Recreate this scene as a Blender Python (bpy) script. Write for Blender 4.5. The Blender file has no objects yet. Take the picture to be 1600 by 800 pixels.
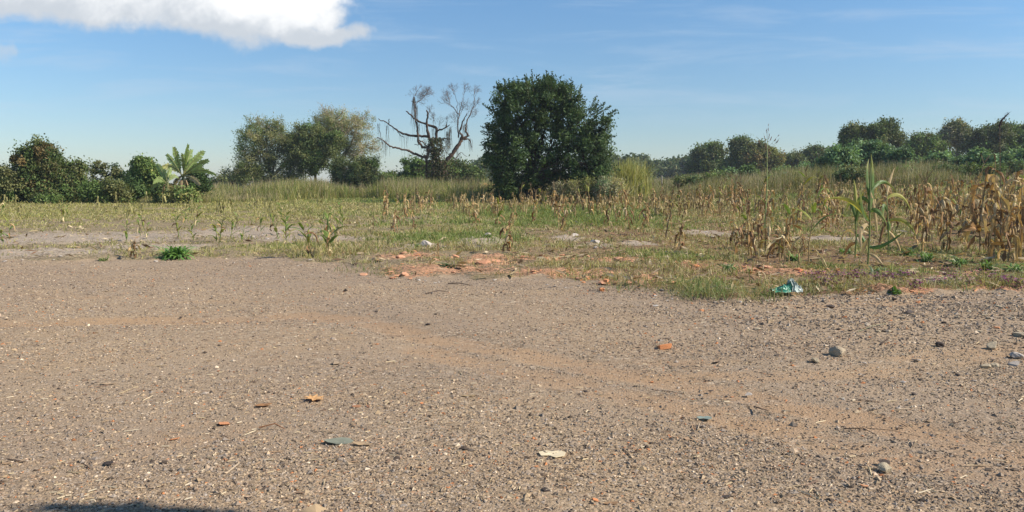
import bpy, math, random
import numpy as np

R = math.radians
rng = np.random.default_rng(7)
random.seed(7)
sc = bpy.context.scene
COL = sc.collection

# ------------------------------------------------------------------ camera
F = 1256.0            # focal length in photo pixels (1600 wide)
HZ = 287.0            # row of the horizon
CH = 1.5              # eye height
TH = math.atan((400 - HZ) / F)
cam_d = bpy.data.cameras.new("camera")
cam = bpy.data.objects.new("camera", cam_d)
COL.objects.link(cam)
cam_d.sensor_width = 36
cam_d.lens = 36 * F / 1600
cam_d.clip_start = 0.05
cam_d.clip_end = 6000
cam.location = (0, 0, CH)
cam.rotation_euler = (math.pi / 2 - TH, 0, 0)
sc.camera = cam

# ------------------------------------------------------------------ light
SUN_EL, SUN_AZ = 38.0, 101.0      # azimuth clockwise from +Y (view direction)
SKY_STRENGTH = 0.075
SUN_STRENGTH = 4.9
sc.view_settings.view_transform = 'Standard'
sc.view_settings.look = 'None'
sc.view_settings.gamma = 1
sc.view_settings.exposure = 0.52
sc.view_settings.use_curve_mapping = False
sun_d = bpy.data.lights.new("sun", 'SUN')
sun_d.energy = SUN_STRENGTH
sun_d.angle = R(0.55)
sun_d.color = (1.0, 0.92, 0.80)
sun = bpy.data.objects.new("sun", sun_d)
COL.objects.link(sun)
sun.rotation_euler = (R(90 - SUN_EL), 0, R(180 - SUN_AZ))
sun.location = (30, 10, 40)


class NT:
    """small helper to write node trees compactly"""
    def __init__(s, tree):
        s.t = tree; s.n = tree.nodes; s.l = tree.links
    def node(s, typ, ins=None, **kw):
        n = s.n.new(typ)
        for k, v in kw.items(): setattr(n, k, v)
        for k, v in (ins or {}).items(): s.set(n.inputs[k], v)
        return n
    def set(s, sock, v):
        if isinstance(v, bpy.types.NodeSocket): s.l.new(v, sock)
        elif isinstance(v, (tuple, list)) and len(v) == 3 and sock.type == 'RGBA': sock.default_value = (*v, 1)
        else: sock.default_value = v
    def math(s, op, a, b=0.0, c=0.0, clamp=False):
        n = s.n.new('ShaderNodeMath'); n.operation = op; n.use_clamp = clamp
        s.set(n.inputs[0], a); s.set(n.inputs[1], b); s.set(n.inputs[2], c)
        return n.outputs[0]
    def mix(s, f, a, b, mode='MIX'):
        n = s.n.new('ShaderNodeMix'); n.data_type = 'RGBA'; n.blend_type = mode
        s.set(n.inputs[0], f); s.set(n.inputs[6], a); s.set(n.inputs[7], b)
        return n.outputs[2]
    def ramp(s, f, stops):
        n = s.n.new('ShaderNodeValToRGB'); s.set(n.inputs[0], f)
        e = n.color_ramp.elements
        while len(e) < len(stops): e.new(0.5)
        for q, (p, c) in zip(e, stops):
            q.position = p
            q.color = (c, c, c, 1) if not isinstance(c, (tuple, list)) else (*c, 1)
        return n.outputs[0]
    def mapr(s, v, a, b, c=0.0, d=1.0, smooth=True):
        n = s.n.new('ShaderNodeMapRange')
        n.interpolation_type = 'SMOOTHSTEP' if smooth else 'LINEAR'
        s.set(n.inputs[0], v)
        for i, q in zip((1, 2, 3, 4), (a, b, c, d)): s.set(n.inputs[i], q)
        return n.outputs[0]
    def noise(s, vec, scale, detail=3.0, rough=0.55, dist=0.0):
        n = s.n.new('ShaderNodeTexNoise'); s.set(n.inputs['Vector'], vec)
        n.inputs['Scale'].default_value = scale; n.inputs['Detail'].default_value = detail
        n.inputs['Roughness'].default_value = rough; n.inputs['Distortion'].default_value = dist
        return n.outputs[0]


world = bpy.data.worlds.new("World")
sc.world = world
world.use_nodes = True
w = NT(world.node_tree)
w.n.clear()
sky = w.node('ShaderNodeTexSky', sky_type='NISHITA', sun_disc=False,
             sun_elevation=R(SUN_EL), sun_rotation=R(SUN_AZ), altitude=600,
             air_density=1.0, dust_density=0.25, ozone_density=3.0)
tc = w.node('ShaderNodeTexCoord').outputs['Generated']
sep = w.node('ShaderNodeSeparateXYZ', {0: tc})
yy = w.math('MAXIMUM', sep.outputs[1], 0.02)
S = w.math('DIVIDE', sep.outputs[0], yy)
T = w.math('DIVIDE', sep.outputs[2], yy)
# sky colour is tinted slightly towards the camera's rendering of blue
hz = w.mapr(T, 0.0, 0.24, 0.0, 1.0, False)
skyc = w.mix(1.0, sky.outputs[0], w.mix(hz, (0.93, 0.94, 0.97), (0.97, 1.22, 1.34)), 'MULTIPLY')
cv = w.node('ShaderNodeCombineXYZ', {0: S, 1: T, 2: 0.0}).outputs[0]
n1 = w.noise(cv, 7.0, 7.0, 0.62, 0.4)
n2 = w.noise(cv, 26.0, 5.0, 0.6, 0.3)
nn = w.math('ADD', w.math('MULTIPLY', w.math('SUBTRACT', n1, 0.5), 1.5),
            w.math('MULTIPLY', w.math('SUBTRACT', n2, 0.5), 0.55))


S0, T0 = S, T
d1 = w.noise(w.node('ShaderNodeVectorMath', {0: cv, 1: (3.1, 7.7, 0)}, operation='ADD').outputs[0], 11.0, 5.0, 0.6)
d2 = w.noise(w.node('ShaderNodeVectorMath', {0: cv, 1: (9.4, 1.3, 0)}, operation='ADD').outputs[0], 11.0, 5.0, 0.6)
S = w.math('ADD', S, w.math('MULTIPLY', w.math('SUBTRACT', d1, 0.5), 0.16))
T = w.math('ADD', T, w.math('MULTIPLY', w.math('SUBTRACT', d2, 0.5), 0.055))


def st(px, py):
    u = (px - 800) / F; v = (400 - py) / F
    y = math.cos(TH) + math.sin(TH) * v
    return u / y, (v * math.cos(TH) - math.sin(TH)) / y


def ell(px, py, rx, ry):
    s0, t0 = st(px, py)
    a = w.math('DIVIDE', w.math('SUBTRACT', S, s0), rx / F)
    b = w.math('DIVIDE', w.math('SUBTRACT', T, t0), ry / F)
    d = w.math('SQRT', w.math('ADD', w.math('MULTIPLY', a, a), w.math('MULTIPLY', b, b)))
    return w.math('SUBTRACT', 1.0, d)


e = w.math('MAXIMUM', ell(395, -16, 176, 86), ell(120, -34, 330, 74))
e = w.math('MAXIMUM', e, w.math('MULTIPLY', ell(505, 54, 80, 22), 0.5))
cm = w.mapr(w.math('ADD', e, w.math('MULTIPLY', nn, 0.42)), -0.07, 0.26)
wisp = w.math('MULTIPLY', w.mapr(w.math('ADD', ell(8, 74, 30, 14), w.math('MULTIPLY', nn, 0.8)), 0.0, 0.9), 0.45)
# thin cirrus, stretched streaks
cs = w.node('ShaderNodeMapping', {'Vector': cv, 'Rotation': (0, 0, R(-14)), 'Scale': (1.6, 14.0, 1.0)}).outputs[0]
ci = w.math('MULTIPLY', w.mapr(w.noise(cs, 2.3, 6.0, 0.62, 0.5), 0.46, 0.74), 0.34)
front = w.math('GREATER_THAN', sep.outputs[1], 0.05)
up = w.mapr(T0, 0.02, 0.14)
ci = w.math('MULTIPLY', w.math('MULTIPLY', ci, up), front)
cm = w.math('MULTIPLY', w.math('MAXIMUM', cm, wisp), front)
core = w.mapr(w.math('ADD', w.math('MAXIMUM', ell(440, -16, 175, 62), w.math('MULTIPLY', ell(120, -45, 300, 60), 0.6)), w.math('MULTIPLY', nn, 1.1)), -0.12, 0.55)
cc = w.mix(core, (5.9, 6.4, 7.0), (9.8, 9.9, 10.0))
c1 = w.mix(ci, skyc, (5.6, 6.6, 7.8))
c2 = w.mix(cm, c1, cc)
bg = w.node('ShaderNodeBackground', {'Color': c2, 'Strength': SKY_STRENGTH})
wo = w.node('ShaderNodeOutputWorld')
w.l.new(bg.outputs[0], wo.inputs[0])

# ------------------------------------------------------------------ maths helpers


def ss(t):
    t = np.clip(t, 0, 1)
    return t * t * (3 - 2 * t)


def _h(ix, iy, s):
    n = (ix * 374761393 + iy * 668265263 + s * 1442695041) & 0xffffffff
    n = ((n ^ (n >> 13)) * 1274126177) & 0xffffffff
    return ((n ^ (n >> 16)) & 0xffff) / 65535.0


def vn(x, y, s=0):
    """value noise, 0..1"""
    x = np.asarray(x, float) + 500.3; y = np.asarray(y, float) + 500.7
    ix = np.floor(x).astype(np.int64); iy = np.floor(y).astype(np.int64)
    fx = x - ix; fy = y - iy
    fx = fx * fx * (3 - 2 * fx); fy = fy * fy * (3 - 2 * fy)
    a = _h(ix, iy, s); b = _h(ix + 1, iy, s); c = _h(ix, iy + 1, s); d = _h(ix + 1, iy + 1, s)
    return (a * (1 - fx) + b * fx) * (1 - fy) + (c * (1 - fx) + d * fx) * fy


def fbm(x, y, s=0, o=3):
    t = 0; a = 0.5; k = 1.0; tot = 0
    for i in range(o):
        t = t + a * vn(np.asarray(x) * k, np.asarray(y) * k, s + i); tot += a
        a *= .5; k *= 2.1
    return t / tot


# edge between the gravel and the field, as Y over X
BX = [-40, -10.3, -8.3, -6.6, -4.8, -3.9, -2.9, -2.0, -1.0, 0, 1.0, 1.6, 2.2, 2.8, 3.6, 4.4, 7.2, 12, 40]
BY = [16, 15.4, 15.4, 15.9, 16.3, 15.6, 14.4, 13.0, 12.8, 12.8, 12.4, 11.6, 10.9, 10.55, 10.5, 10.8, 11.1, 11.5, 12]


def edge_d(x, y):
    return y - np.interp(x, BX, BY)


def fieldmask(x, y):
    d = edge_d(x, y) + (fbm(x * 1.3, y * 1.3, 11) - 0.5) * 1.3 + (vn(x * 6, y * 6, 12) - .5) * .25
    return ss(d / 0.35 + 0.5)


def H(x, y):
    x = np.asarray(x, float); y = np.asarray(y, float)
    m = fieldmask(x, y)
    near = np.clip(1.2 - y / 200, 0.1, 1)
    h = m * (0.03 + 0.10 * (fbm(x * 0.9, y * 0.9, 3) - .35) + 0.05 * (vn(x * 3.7, y * 3.7, 5) - .5)) * near
    h = h + (1 - m) * (0.02 * (fbm(x * .8, y * .8, 8) - .5) + 0.008 * (vn(x * 5, y * 5, 9) - .5))
    h = h + (fbm(x * 0.06, y * 0.06, 21) - .5) * 0.25 * ss((y - 20) / 30)
    h = h + 1.75 * ss((x - 4) / 36) * ss((y - 26) / 42)
    return h


def ray(px, py):
    u = (px - 800) / F; v = (400 - py) / F
    return u, math.cos(TH) + math.sin(TH) * v, v * math.cos(TH) - math.sin(TH)


def D(px, py, Y):
    a, b, c = ray(px, py)
    t = Y / b
    return a * t, Y, CH + c * t


def G(px, py):
    """the point of the ground seen at a photo pixel"""
    a, b, c = ray(px, py)
    z = 0.0
    for _ in range(12):
        t = (z - CH) / c if c < -1e-3 else 400.0
        t = min(t, 400.0)
        z = 0.5 * z + 0.5 * float(H(a * t, b * t))
    return a * t, b * t, float(H(a * t, b * t))


def GY(px, Y):
    x = (px - 800) / F * Y
    return x, Y, float(H(x, Y))

# ------------------------------------------------------------------ object helpers


def tag(o, label=None, cat=None, group=None, kind=None):
    if label: o['label'] = label
    if cat: o['category'] = cat
    if group: o['group'] = group
    if kind: o['kind'] = kind
    return o


def link(o, parent=None):
    COL.objects.link(o)
    if parent is not None: o.parent = parent
    return o


def empty(name, loc=(0, 0, 0), rz=0.0):
    o = bpy.data.objects.new(name, None)
    o.empty_display_size = 0.2
    o.location = loc
    o.rotation_euler = (0, 0, rz)
    return link(o)


def mesh(name, V, F_, mat, tint=None, smooth=False, attrs=None):
    """V: n x 3, F_: list of face index arrays (m x k, one k per array)"""
    me = bpy.data.meshes.new(name)
    V = np.asarray(V, np.float32)
    if isinstance(F_, np.ndarray): F_ = [F_]
    F_ = [np.asarray(f, np.int32) for f in F_ if len(f)]
    me.vertices.add(len(V)); me.vertices.foreach_set('co', V.ravel())
    li = np.concatenate([f.ravel() for f in F_])
    lens = np.concatenate([np.full(len(f), f.shape[1], np.int32) for f in F_])
    me.loops.add(len(li)); me.loops.foreach_set('vertex_index', li)
    me.polygons.add(len(lens))
    me.polygons.foreach_set('loop_start', np.concatenate([[0], np.cumsum(lens)[:-1]]).astype(np.int32))
    me.polygons.foreach_set('use_smooth', np.full(len(lens), smooth))
    me.update(calc_edges=True)
    if tint is not None:
        tint = np.asarray(tint, np.float32)
        if tint.ndim == 1: tint = np.tile(tint, (len(V), 1))
        c = me.color_attributes.new('tint', 'FLOAT_COLOR', 'POINT')
        c.data.foreach_set('color', np.hstack([tint, np.ones((len(V), 1), np.float32)]).ravel())
    for k, a in (attrs or {}).items():
        at = me.attributes.new(k, 'FLOAT', 'POINT')
        at.data.foreach_set('value', np.asarray(a, np.float32))
    me.materials.append(mat)
    return me


def obj(name, me, parent=None, loc=None):
    o = bpy.data.objects.new(name, me)
    if loc is not None: o.location = loc
    return link(o, parent)


class MB:
    """mesh builder: collects vertices, quads, tris and a tint per vertex"""
    def __init__(s): s.v = []; s.q = []; s.t = []; s.c = []; s.n = 0
    def add(s, V, Q=None, T=None, c=(0.2, 0.2, 0.2)):
        V = np.asarray(V, float).reshape(-1, 3)
        s.v.append(V)
        c = np.asarray(c, float)
        s.c.append(np.tile(c, (len(V), 1)) if c.ndim == 1 else c)
        if Q is not None and len(Q): s.q.append(np.asarray(Q, int) + s.n)
        if T is not None and len(T): s.t.append(np.asarray(T, int) + s.n)
        s.n += len(V)
    def tube(s, P, r, c=(0.1, 0.08, 0.06), k=6):
        P = np.asarray(P, float); m = len(P)
        r = np.full(m, r) if np.isscalar(r) else np.asarray(r, float)
        tn = np.gradient(P, axis=0)
        tn /= np.linalg.norm(tn, axis=1)[:, None] + 1e-9
        ref = np.array([0, 0, 1.0]) if abs(tn[0][2]) < .9 else np.array([1.0, 0, 0])
        rings = []
        a = np.arange(k) / k * 2 * math.pi
        for i in range(m):
            u = np.cross(ref, tn[i]); u /= np.linalg.norm(u) + 1e-9
            v = np.cross(tn[i], u)
            rings.append(P[i] + r[i] * (np.cos(a)[:, None] * u + np.sin(a)[:, None] * v))
            ref = -np.cross(tn[i], u) if abs(np.dot(v, tn[i])) > .99 else ref
        V = np.vstack(rings + [P[-1:] + tn[-1] * r[-1] * .5])
        i = np.arange(m - 1)[:, None] * k; j = np.arange(k)[None]; j2 = (j + 1) % k
        Q = np.stack([i + j, i + j2, i + k + j2, i + k + j], -1).reshape(-1, 4)
        tp = m * k
        T_ = [[(m - 1) * k + q, (m - 1) * k + (q + 1) % k, tp] for q in range(k)]
        s.add(V, Q, T_, c)
    def ribbon(s, P, W, side, c, fold=0.25, up=None):
        """leaf blade along P with half widths W across unit vectors side; centre line sunk by fold*W"""
        P = np.asarray(P, float); m = len(P); W = np.asarray(W, float)
        side = np.asarray(side, float)
        if side.ndim == 1: side = np.tile(side, (m, 1))
        tn = np.gradient(P, axis=0); tn /= np.linalg.norm(tn, axis=1)[:, None] + 1e-9
        nm = np.cross(side, tn)
        L = P - side * W[:, None] + nm * (W * fold)[:, None]
        Rr = P + side * W[:, None] + nm * (W * fold)[:, None]
        V = np.stack([L, P, Rr], 1).reshape(-1, 3)
        i = np.arange(m - 1)[:, None] * 3
        Q = np.concatenate([np.stack([i[:, 0], i[:, 0] + 1, i[:, 0] + 4, i[:, 0] + 3], -1),
                            np.stack([i[:, 0] + 1, i[:, 0] + 2, i[:, 0] + 5, i[:, 0] + 4], -1)])
        c = np.asarray(c, float)
        if c.ndim == 2: c = np.repeat(c, 3, axis=0)
        s.add(V, Q, None, c)
    def me(s, name, mat, smooth=False):
        V = np.vstack(s.v); C_ = np.vstack(s.c)
        Fs = []
        if s.q: Fs.append(np.vstack(s.q))
        if s.t: Fs.append(np.vstack(s.t))
        return mesh(name, V, Fs, mat, C_, smooth)

# ------------------------------------------------------------------ materials


def mat_new(name):
    m = bpy.data.materials.new(name); m.use_nodes = True
    t = NT(m.node_tree); t.n.clear()
    out = t.node('ShaderNodeOutputMaterial')
    return m, t, out


def plant_mat(name, trans=0.3, rough=0.6, var=0.35, scale=6.0, spec=0.25):
    m, t, out = mat_new(name)
    a = t.node('ShaderNodeAttribute', attribute_name='tint').outputs['Color']
    oi = t.node('ShaderNodeObjectInfo').outputs['Random']
    p = t.node('ShaderNodeNewGeometry').outputs['Position']
    nz = t.noise(p, scale, 3.0, 0.6)
    k = t.math('ADD', t.math('MULTIPLY', t.math('SUBTRACT', nz, 0.5), var * 2.2),
               t.math('ADD', t.math('MULTIPLY', t.math('SUBTRACT', oi, 0.5), var), 1.0))
    c = t.mix(1.0, a, t.node('ShaderNodeCombineColor', {0: k, 1: k, 2: k}).outputs[0], 'MULTIPLY')
    b = t.node('ShaderNodeBsdfPrincipled', {'Base Color': c, 'Roughness': rough, 'Specular IOR Level': spec})
    if trans > 0:
        c2 = t.mix(1.0, c, (1.25, 1.25, 0.7), 'MULTIPLY')
        tr = t.node('ShaderNodeBsdfTranslucent', {'Color': c2})
        mx = t.node('ShaderNodeMixShader', {0: trans})
        t.l.new(b.outputs[0], mx.inputs[1]); t.l.new(tr.outputs[0], mx.inputs[2])
        t.l.new(mx.outputs[0], out.inputs[0])
    else:
        t.l.new(b.outputs[0], out.inputs[0])
    return m


M_LEAF = plant_mat('foliage', 0.3, 0.55, 0.3, 0.9)
M_FEATHER = plant_mat('feathery_foliage', 0.45, 0.6, 0.3, 0.6)
M_GRASS = plant_mat('grass_blades', 0.3, 0.65, 0.3, 1.5)
M_DRY = plant_mat('dry_leaf', 0.22, 0.7, 0.45, 9.0, 0.2)
M_GREENLEAF = plant_mat('maize_leaf', 0.3, 0.5, 0.25, 8.0, 0.3)
M_BARK = plant_mat('bark', 0.0, 0.9, 0.5, 4.0, 0.1)


def stone_mat(name, cols, rough=0.9, bump=0.5, scale=30.0):
    m, t, out = mat_new(name)
    oi = t.node('ShaderNodeObjectInfo').outputs['Random']
    tc_ = t.node('ShaderNodeTexCoord').outputs['Object']
    n = t.noise(tc_, scale, 5.0, 0.7)
    n_ = t.noise(tc_, scale * .25, 3.0, 0.6)
    stops = [(i / (len(cols) - 1), c) for i, c in enumerate(cols)]
    base = t.ramp(t.math('ADD', t.math('MULTIPLY', oi, 0.65), t.math('MULTIPLY', n_, 0.35)), stops)
    k = t.mapr(n, 0.3, 0.7, 0.7, 1.25)
    c = t.mix(1.0, base, t.node('ShaderNodeCombineColor', {0: k, 1: k, 2: k}).outputs[0], 'MULTIPLY')
    bp = t.node('ShaderNodeBump', {'Height': n, 'Strength': bump, 'Distance': 0.01})
    b = t.node('ShaderNodeBsdfPrincipled', {'Base Color': c, 'Roughness': rough, 'Normal': bp.outputs[0], 'Specular IOR Level': 0.2})
    t.l.new(b.outputs[0], out.inputs[0])
    return m


M_STONE = stone_mat('grey_stone', [(0.30, 0.235, 0.16), (0.40, 0.32, 0.22), (0.46, 0.38, 0.26), (0.35, 0.28, 0.20)])
M_DARKSTONE = stone_mat('dark_stone', [(0.045, 0.035, 0.03), (0.08, 0.06, 0.05), (0.11, 0.09, 0.08)])
M_PALESTONE = stone_mat('pale_stone', [(0.38, 0.32, 0.26), (0.48, 0.42, 0.36), (0.34, 0.29, 0.25)])
M_BRICK = stone_mat('orange_brick', [(0.62, 0.22, 0.08), (0.66, 0.29, 0.13), (0.52, 0.24, 0.12)])
M_REDSOIL = stone_mat('red_soil_clod', [(0.52, 0.24, 0.13), (0.60, 0.31, 0.18), (0.44, 0.24, 0.15)])


def ground_mat():
    m, t, out = mat_new('ground_surface')
    P = t.node('ShaderNodeNewGeometry').outputs['Position']
    at = lambda n: t.node('ShaderNodeAttribute', attribute_name=n).outputs['Fac']
    fld, red, sand, pale, grn = at('fieldness'), at('redness'), at('sandiness'), at('paleness'), at('greenness')
    nb = t.noise(P, 0.55, 4.0, 0.6)
    nm = t.noise(P, 3.2, 5.0, 0.65)
    nf = t.noise(P, 22.0, 5.0, 0.7)
    ng = t.noise(P, 90.0, 3.0, 0.7)
    v1 = t.node('ShaderNodeTexVoronoi', {'Vector': P, 'Scale': 62.0, 'Randomness': 1.0})
    v2 = t.node('ShaderNodeTexVoronoi', {'Vector': P, 'Scale': 27.0, 'Randomness': 1.0})
    h1 = t.node('ShaderNodeSeparateColor', {0: v1.outputs['Color']})
    h2 = t.node('ShaderNodeSeparateColor', {0: v2.outputs['Color']})
    # gravel: each cell a pebble of its own colour
    peb = t.ramp(h1.outputs[0], [(0.0, (0.12, 0.095, 0.07)), (0.25, (0.26, 0.21, 0.155)), (0.55, (0.37, 0.30, 0.22)),
                                 (0.8, (0.34, 0.30, 0.26)), (0.93, (0.68, 0.58, 0.45)), (1.0, (0.50, 0.24, 0.12))])
    peb2 = t.ramp(h2.outputs[1], [(0.0, (0.13, 0.105, 0.08)), (0.4, (0.31, 0.25, 0.185)), (0.85, (0.37, 0.31, 0.25)), (1.0, (0.66, 0.56, 0.44))])
    gr = t.mix(t.math('MULTIPLY', t.math('GREATER_THAN', h2.outputs[0], 0.6), 0.75), peb, peb2)
    dust = t.mix(nm, (0.35, 0.26, 0.175), (0.40, 0.31, 0.215))
    el = t.node('ShaderNodeMapping', {'Vector': P, 'Rotation': (0, 0, R(-14)), 'Scale': (0.45, 2.4, 1.0)}).outputs[0]
    ne = t.noise(el, 1.3, 6.0, 0.68, 0.4)
    dustf = t.mapr(t.math('ADD', t.math('ADD', t.math('MULTIPLY', nb, 0.5), t.math('MULTIPLY', ne, 0.55)), t.math('MULTIPLY', nf, 0.4)), 0.58, 0.88, 0.05, 0.85)
    gr = t.mix(dustf, gr, dust)
    gr = t.mix(t.mapr(nb, 0.42, 0.7, 0.0, 0.35), gr, (0.32, 0.285, 0.25))
    sd = t.mix(nm, (0.42, 0.27, 0.16), (0.45, 0.32, 0.205))
    sd = t.mix(t.math('MULTIPLY', nf, 0.5), sd, (0.34, 0.26, 0.18))
    sf = t.mapr(t.math('ADD', sand, t.math('ADD', t.math('MULTIPLY', t.math('SUBTRACT', nm, 0.5), 0.8), t.math('MULTIPLY', t.math('SUBTRACT', ne, 0.5), 2.4))), 0.30, 1.15, 0.0, 0.7)
    gr = t.mix(sf, gr, sd)
    gr = t.mix(1.0, gr, t.mix(t.mapr(t.noise(P, 0.35, 3.0, 0.5), 0.35, 0.65), (0.86, 0.80, 0.74), (0.98, 0.90, 0.79)), 'MULTIPLY')
    # field soil with dead litter
    soil = t.mix(t.mapr(nf, 0.38, 0.62), (0.11, 0.08, 0.05), (0.33, 0.255, 0.165))
    soil = t.mix(t.mapr(nm, 0.4, 0.65, 0.0, 0.6), soil, (0.27, 0.235, 0.12))
    soil = t.mix(t.math('MULTIPLY', grn, t.mapr(nf, 0.3, 0.6, 0.5, 0.95)), soil, (0.25, 0.215, 0.10))
    sx = t.node('ShaderNodeSeparateXYZ', {0: P}).outputs[0]
    soil = t.mix(1.0, soil, t.mix(t.mapr(sx, -2.0, 4.0), (1.0, 1.0, 1.0), (0.80, 0.66, 0.58)), 'MULTIPLY')
    pl = t.mix(t.mapr(nf, 0.35, 0.65), (0.24, 0.19, 0.145), (0.47, 0.39, 0.30))
    soil = t.mix(t.mapr(t.math('ADD', pale, t.math('ADD', t.math('MULTIPLY', t.math('SUBTRACT', nm, 0.5), 2.2), t.math('MULTIPLY', t.math('SUBTRACT', nf, 0.5), 1.4))), 0.35, 0.95, 0.0, 0.9), soil, pl)
    rd = t.mix(t.mapr(nf, 0.35, 0.68), (0.30, 0.155, 0.09), (0.58, 0.31, 0.18))
    rf = t.mapr(t.math('ADD', red, t.math('MULTIPLY', t.math('ADD', t.math('MULTIPLY', t.math('SUBTRACT', nf, 0.5), 2.0), t.math('SUBTRACT', nm, 0.5)), 2.0)), 0.35, 0.8, 0.0, 0.85)
    soil = t.mix(rf, soil, rd)
    far = t.mapr(t.math('ADD', fld, t.math('MULTIPLY', t.math('SUBTRACT', nf, 0.5), 0.5)), 0.35, 0.65)
    c = t.mix(far, gr, soil)
    ht = t.math('ADD', t.math('MULTIPLY', t.math('SUBTRACT', 1.0, v1.outputs['Distance']), 0.5),
                t.math('ADD', t.math('MULTIPLY', nf, 0.9), t.math('MULTIPLY', ng, 0.35)))
    bp = t.node('ShaderNodeBump', {'Height': ht, 'Strength': 0.9, 'Distance': 0.012})
    b = t.node('ShaderNodeBsdfPrincipled', {'Base Color': c, 'Roughness': 0.95, 'Normal': bp.outputs[0], 'Specular IOR Level': 0.1})
    t.l.new(b.outputs[0], out.inputs[0])
    return m


M_GROUND = ground_mat()

# ------------------------------------------------------------------ ground patches (world positions)


def blob(x, y, cx, cy, rx, ry, rot=0.0):
    c, s = math.cos(rot), math.sin(rot)
    dx = x - cx; dy = y - cy
    a = (dx * c + dy * s) / rx; b = (-dx * s + dy * c) / ry
    return ss(1.35 - np.sqrt(a * a + b * b))


def gblob(x, y, px, py, wpx, hpx):
    """elliptical patch whose centre and size are given by where it lies on the ground"""
    a = G(px, py); b = G(px + wpx, py); f_ = G(px, py - hpx); n_ = G(px, py + hpx)
    return blob(x, y, a[0], a[1], b[0] - a[0], max(0.15, (f_[1] - n_[1]) / 2))


RED = [(640, 400, 60, 6), (700, 421, 120, 9), (762, 408, 45, 10), (880, 428, 100, 8), (620, 432, 60, 5), (935, 440, 40, 5),
       (1010, 438, 45, 7), (1090, 418, 40, 7), (1160, 420, 50, 7), (1250, 424, 60, 6), (1420, 452, 90, 4), (1500, 430, 60, 5),
       (1560, 452, 60, 5), (980, 405, 60, 4), (840, 405, 50, 4)]
PALE = [(110, 372, 260, 12), (60, 396, 140, 9), (390, 362, 150, 10), (480, 372, 130, 7), (885, 371, 32, 5), (1000, 381, 42, 5), (935, 384, 30, 4),
        (1110, 365, 50, 6), (755, 378, 60, 7), (1300, 372, 80, 5), (1480, 440, 70, 6), (250, 385, 120, 6), (660, 385, 40, 6)]
GRN = [(900, 332, 180, 14), (1250, 335, 120, 10), (700, 372, 130, 9), (620, 352, 70, 6), (1050, 400, 90, 12),
       (1380, 425, 140, 14), (1130, 450, 80, 12), (420, 386, 120, 5), (850, 350, 170, 8), (1450, 395, 120, 10), (1530, 410, 60, 10)]
TRACKS = [([(-200, 512), (0, 505), (180, 501), (330, 500), (480, 492), (580, 503), (660, 525), (800, 548), (930, 575), (1060, 597), (1200, 625), (1350, 655), (1500, 690), (1750, 740)], 0.22, 1.0),
          ([(-200, 468), (0, 462), (150, 464), (330, 470), (480, 478)], 0.22, 0.5),
          ([(660, 545), (760, 572), (900, 600), (1100, 640), (1250, 680), (1400, 715), (1600, 745), (1750, 770)], 0.2, 0.85),
          ([(1750, 535), (1600, 545), (1480, 560), (1350, 578), (1200, 585), (1060, 575)], 0.28, 0.6),
          ([(-100, 760), (80, 735), (260, 690), (430, 640), (620, 575), (700, 550)], 0.30, 0.40),
          ([(1060, 472), (1250, 478), (1450, 470), (1750, 468)], 0.22, 0.55),
          ([(1000, 560), (1200, 555), (1350, 560)], 0.3, 0.35),
          ([(0, 560), (200, 540), (420, 520), (560, 520)], 0.3, 0.3)]
TRK = [(np.array([G(*p)[:2] for p in pts]), wd, st_) for pts, wd, st_ in TRACKS]


def seg_dist(x, y, pts):
    d = np.full(np.shape(x), 1e9)
    for (ax, ay), (bx, by) in zip(pts[:-1], pts[1:]):
        vx, vy = bx - ax, by - ay
        t = np.clip(((x - ax) * vx + (y - ay) * vy) / (vx * vx + vy * vy + 1e-9), 0, 1)
        d = np.minimum(d, np.hypot(x - ax - t * vx, y - ay - t * vy))
    return d


def sandiness(x, y):
    s = np.zeros(np.shape(x))
    for pts, wd, k in TRK:
        s = np.maximum(s, k * ss(1.6 - seg_dist(x, y, pts) / wd))
    return s


def masks(x, y):
    r = np.zeros(np.shape(x)); p = r.copy(); g = r.copy()
    for q in RED: r = np.maximum(r, .88 * gblob(x, y, *q))
    for q in PALE: p = np.maximum(p, gblob(x, y, *q))
    for q in GRN: g = np.maximum(g, gblob(x, y, *q))
    g = np.maximum(g, ss((y - 45) / 20) * .8 * ss((x / np.maximum(y, 1) + .35) / .2))
    return r, p, g


fm_ = fieldmask


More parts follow.
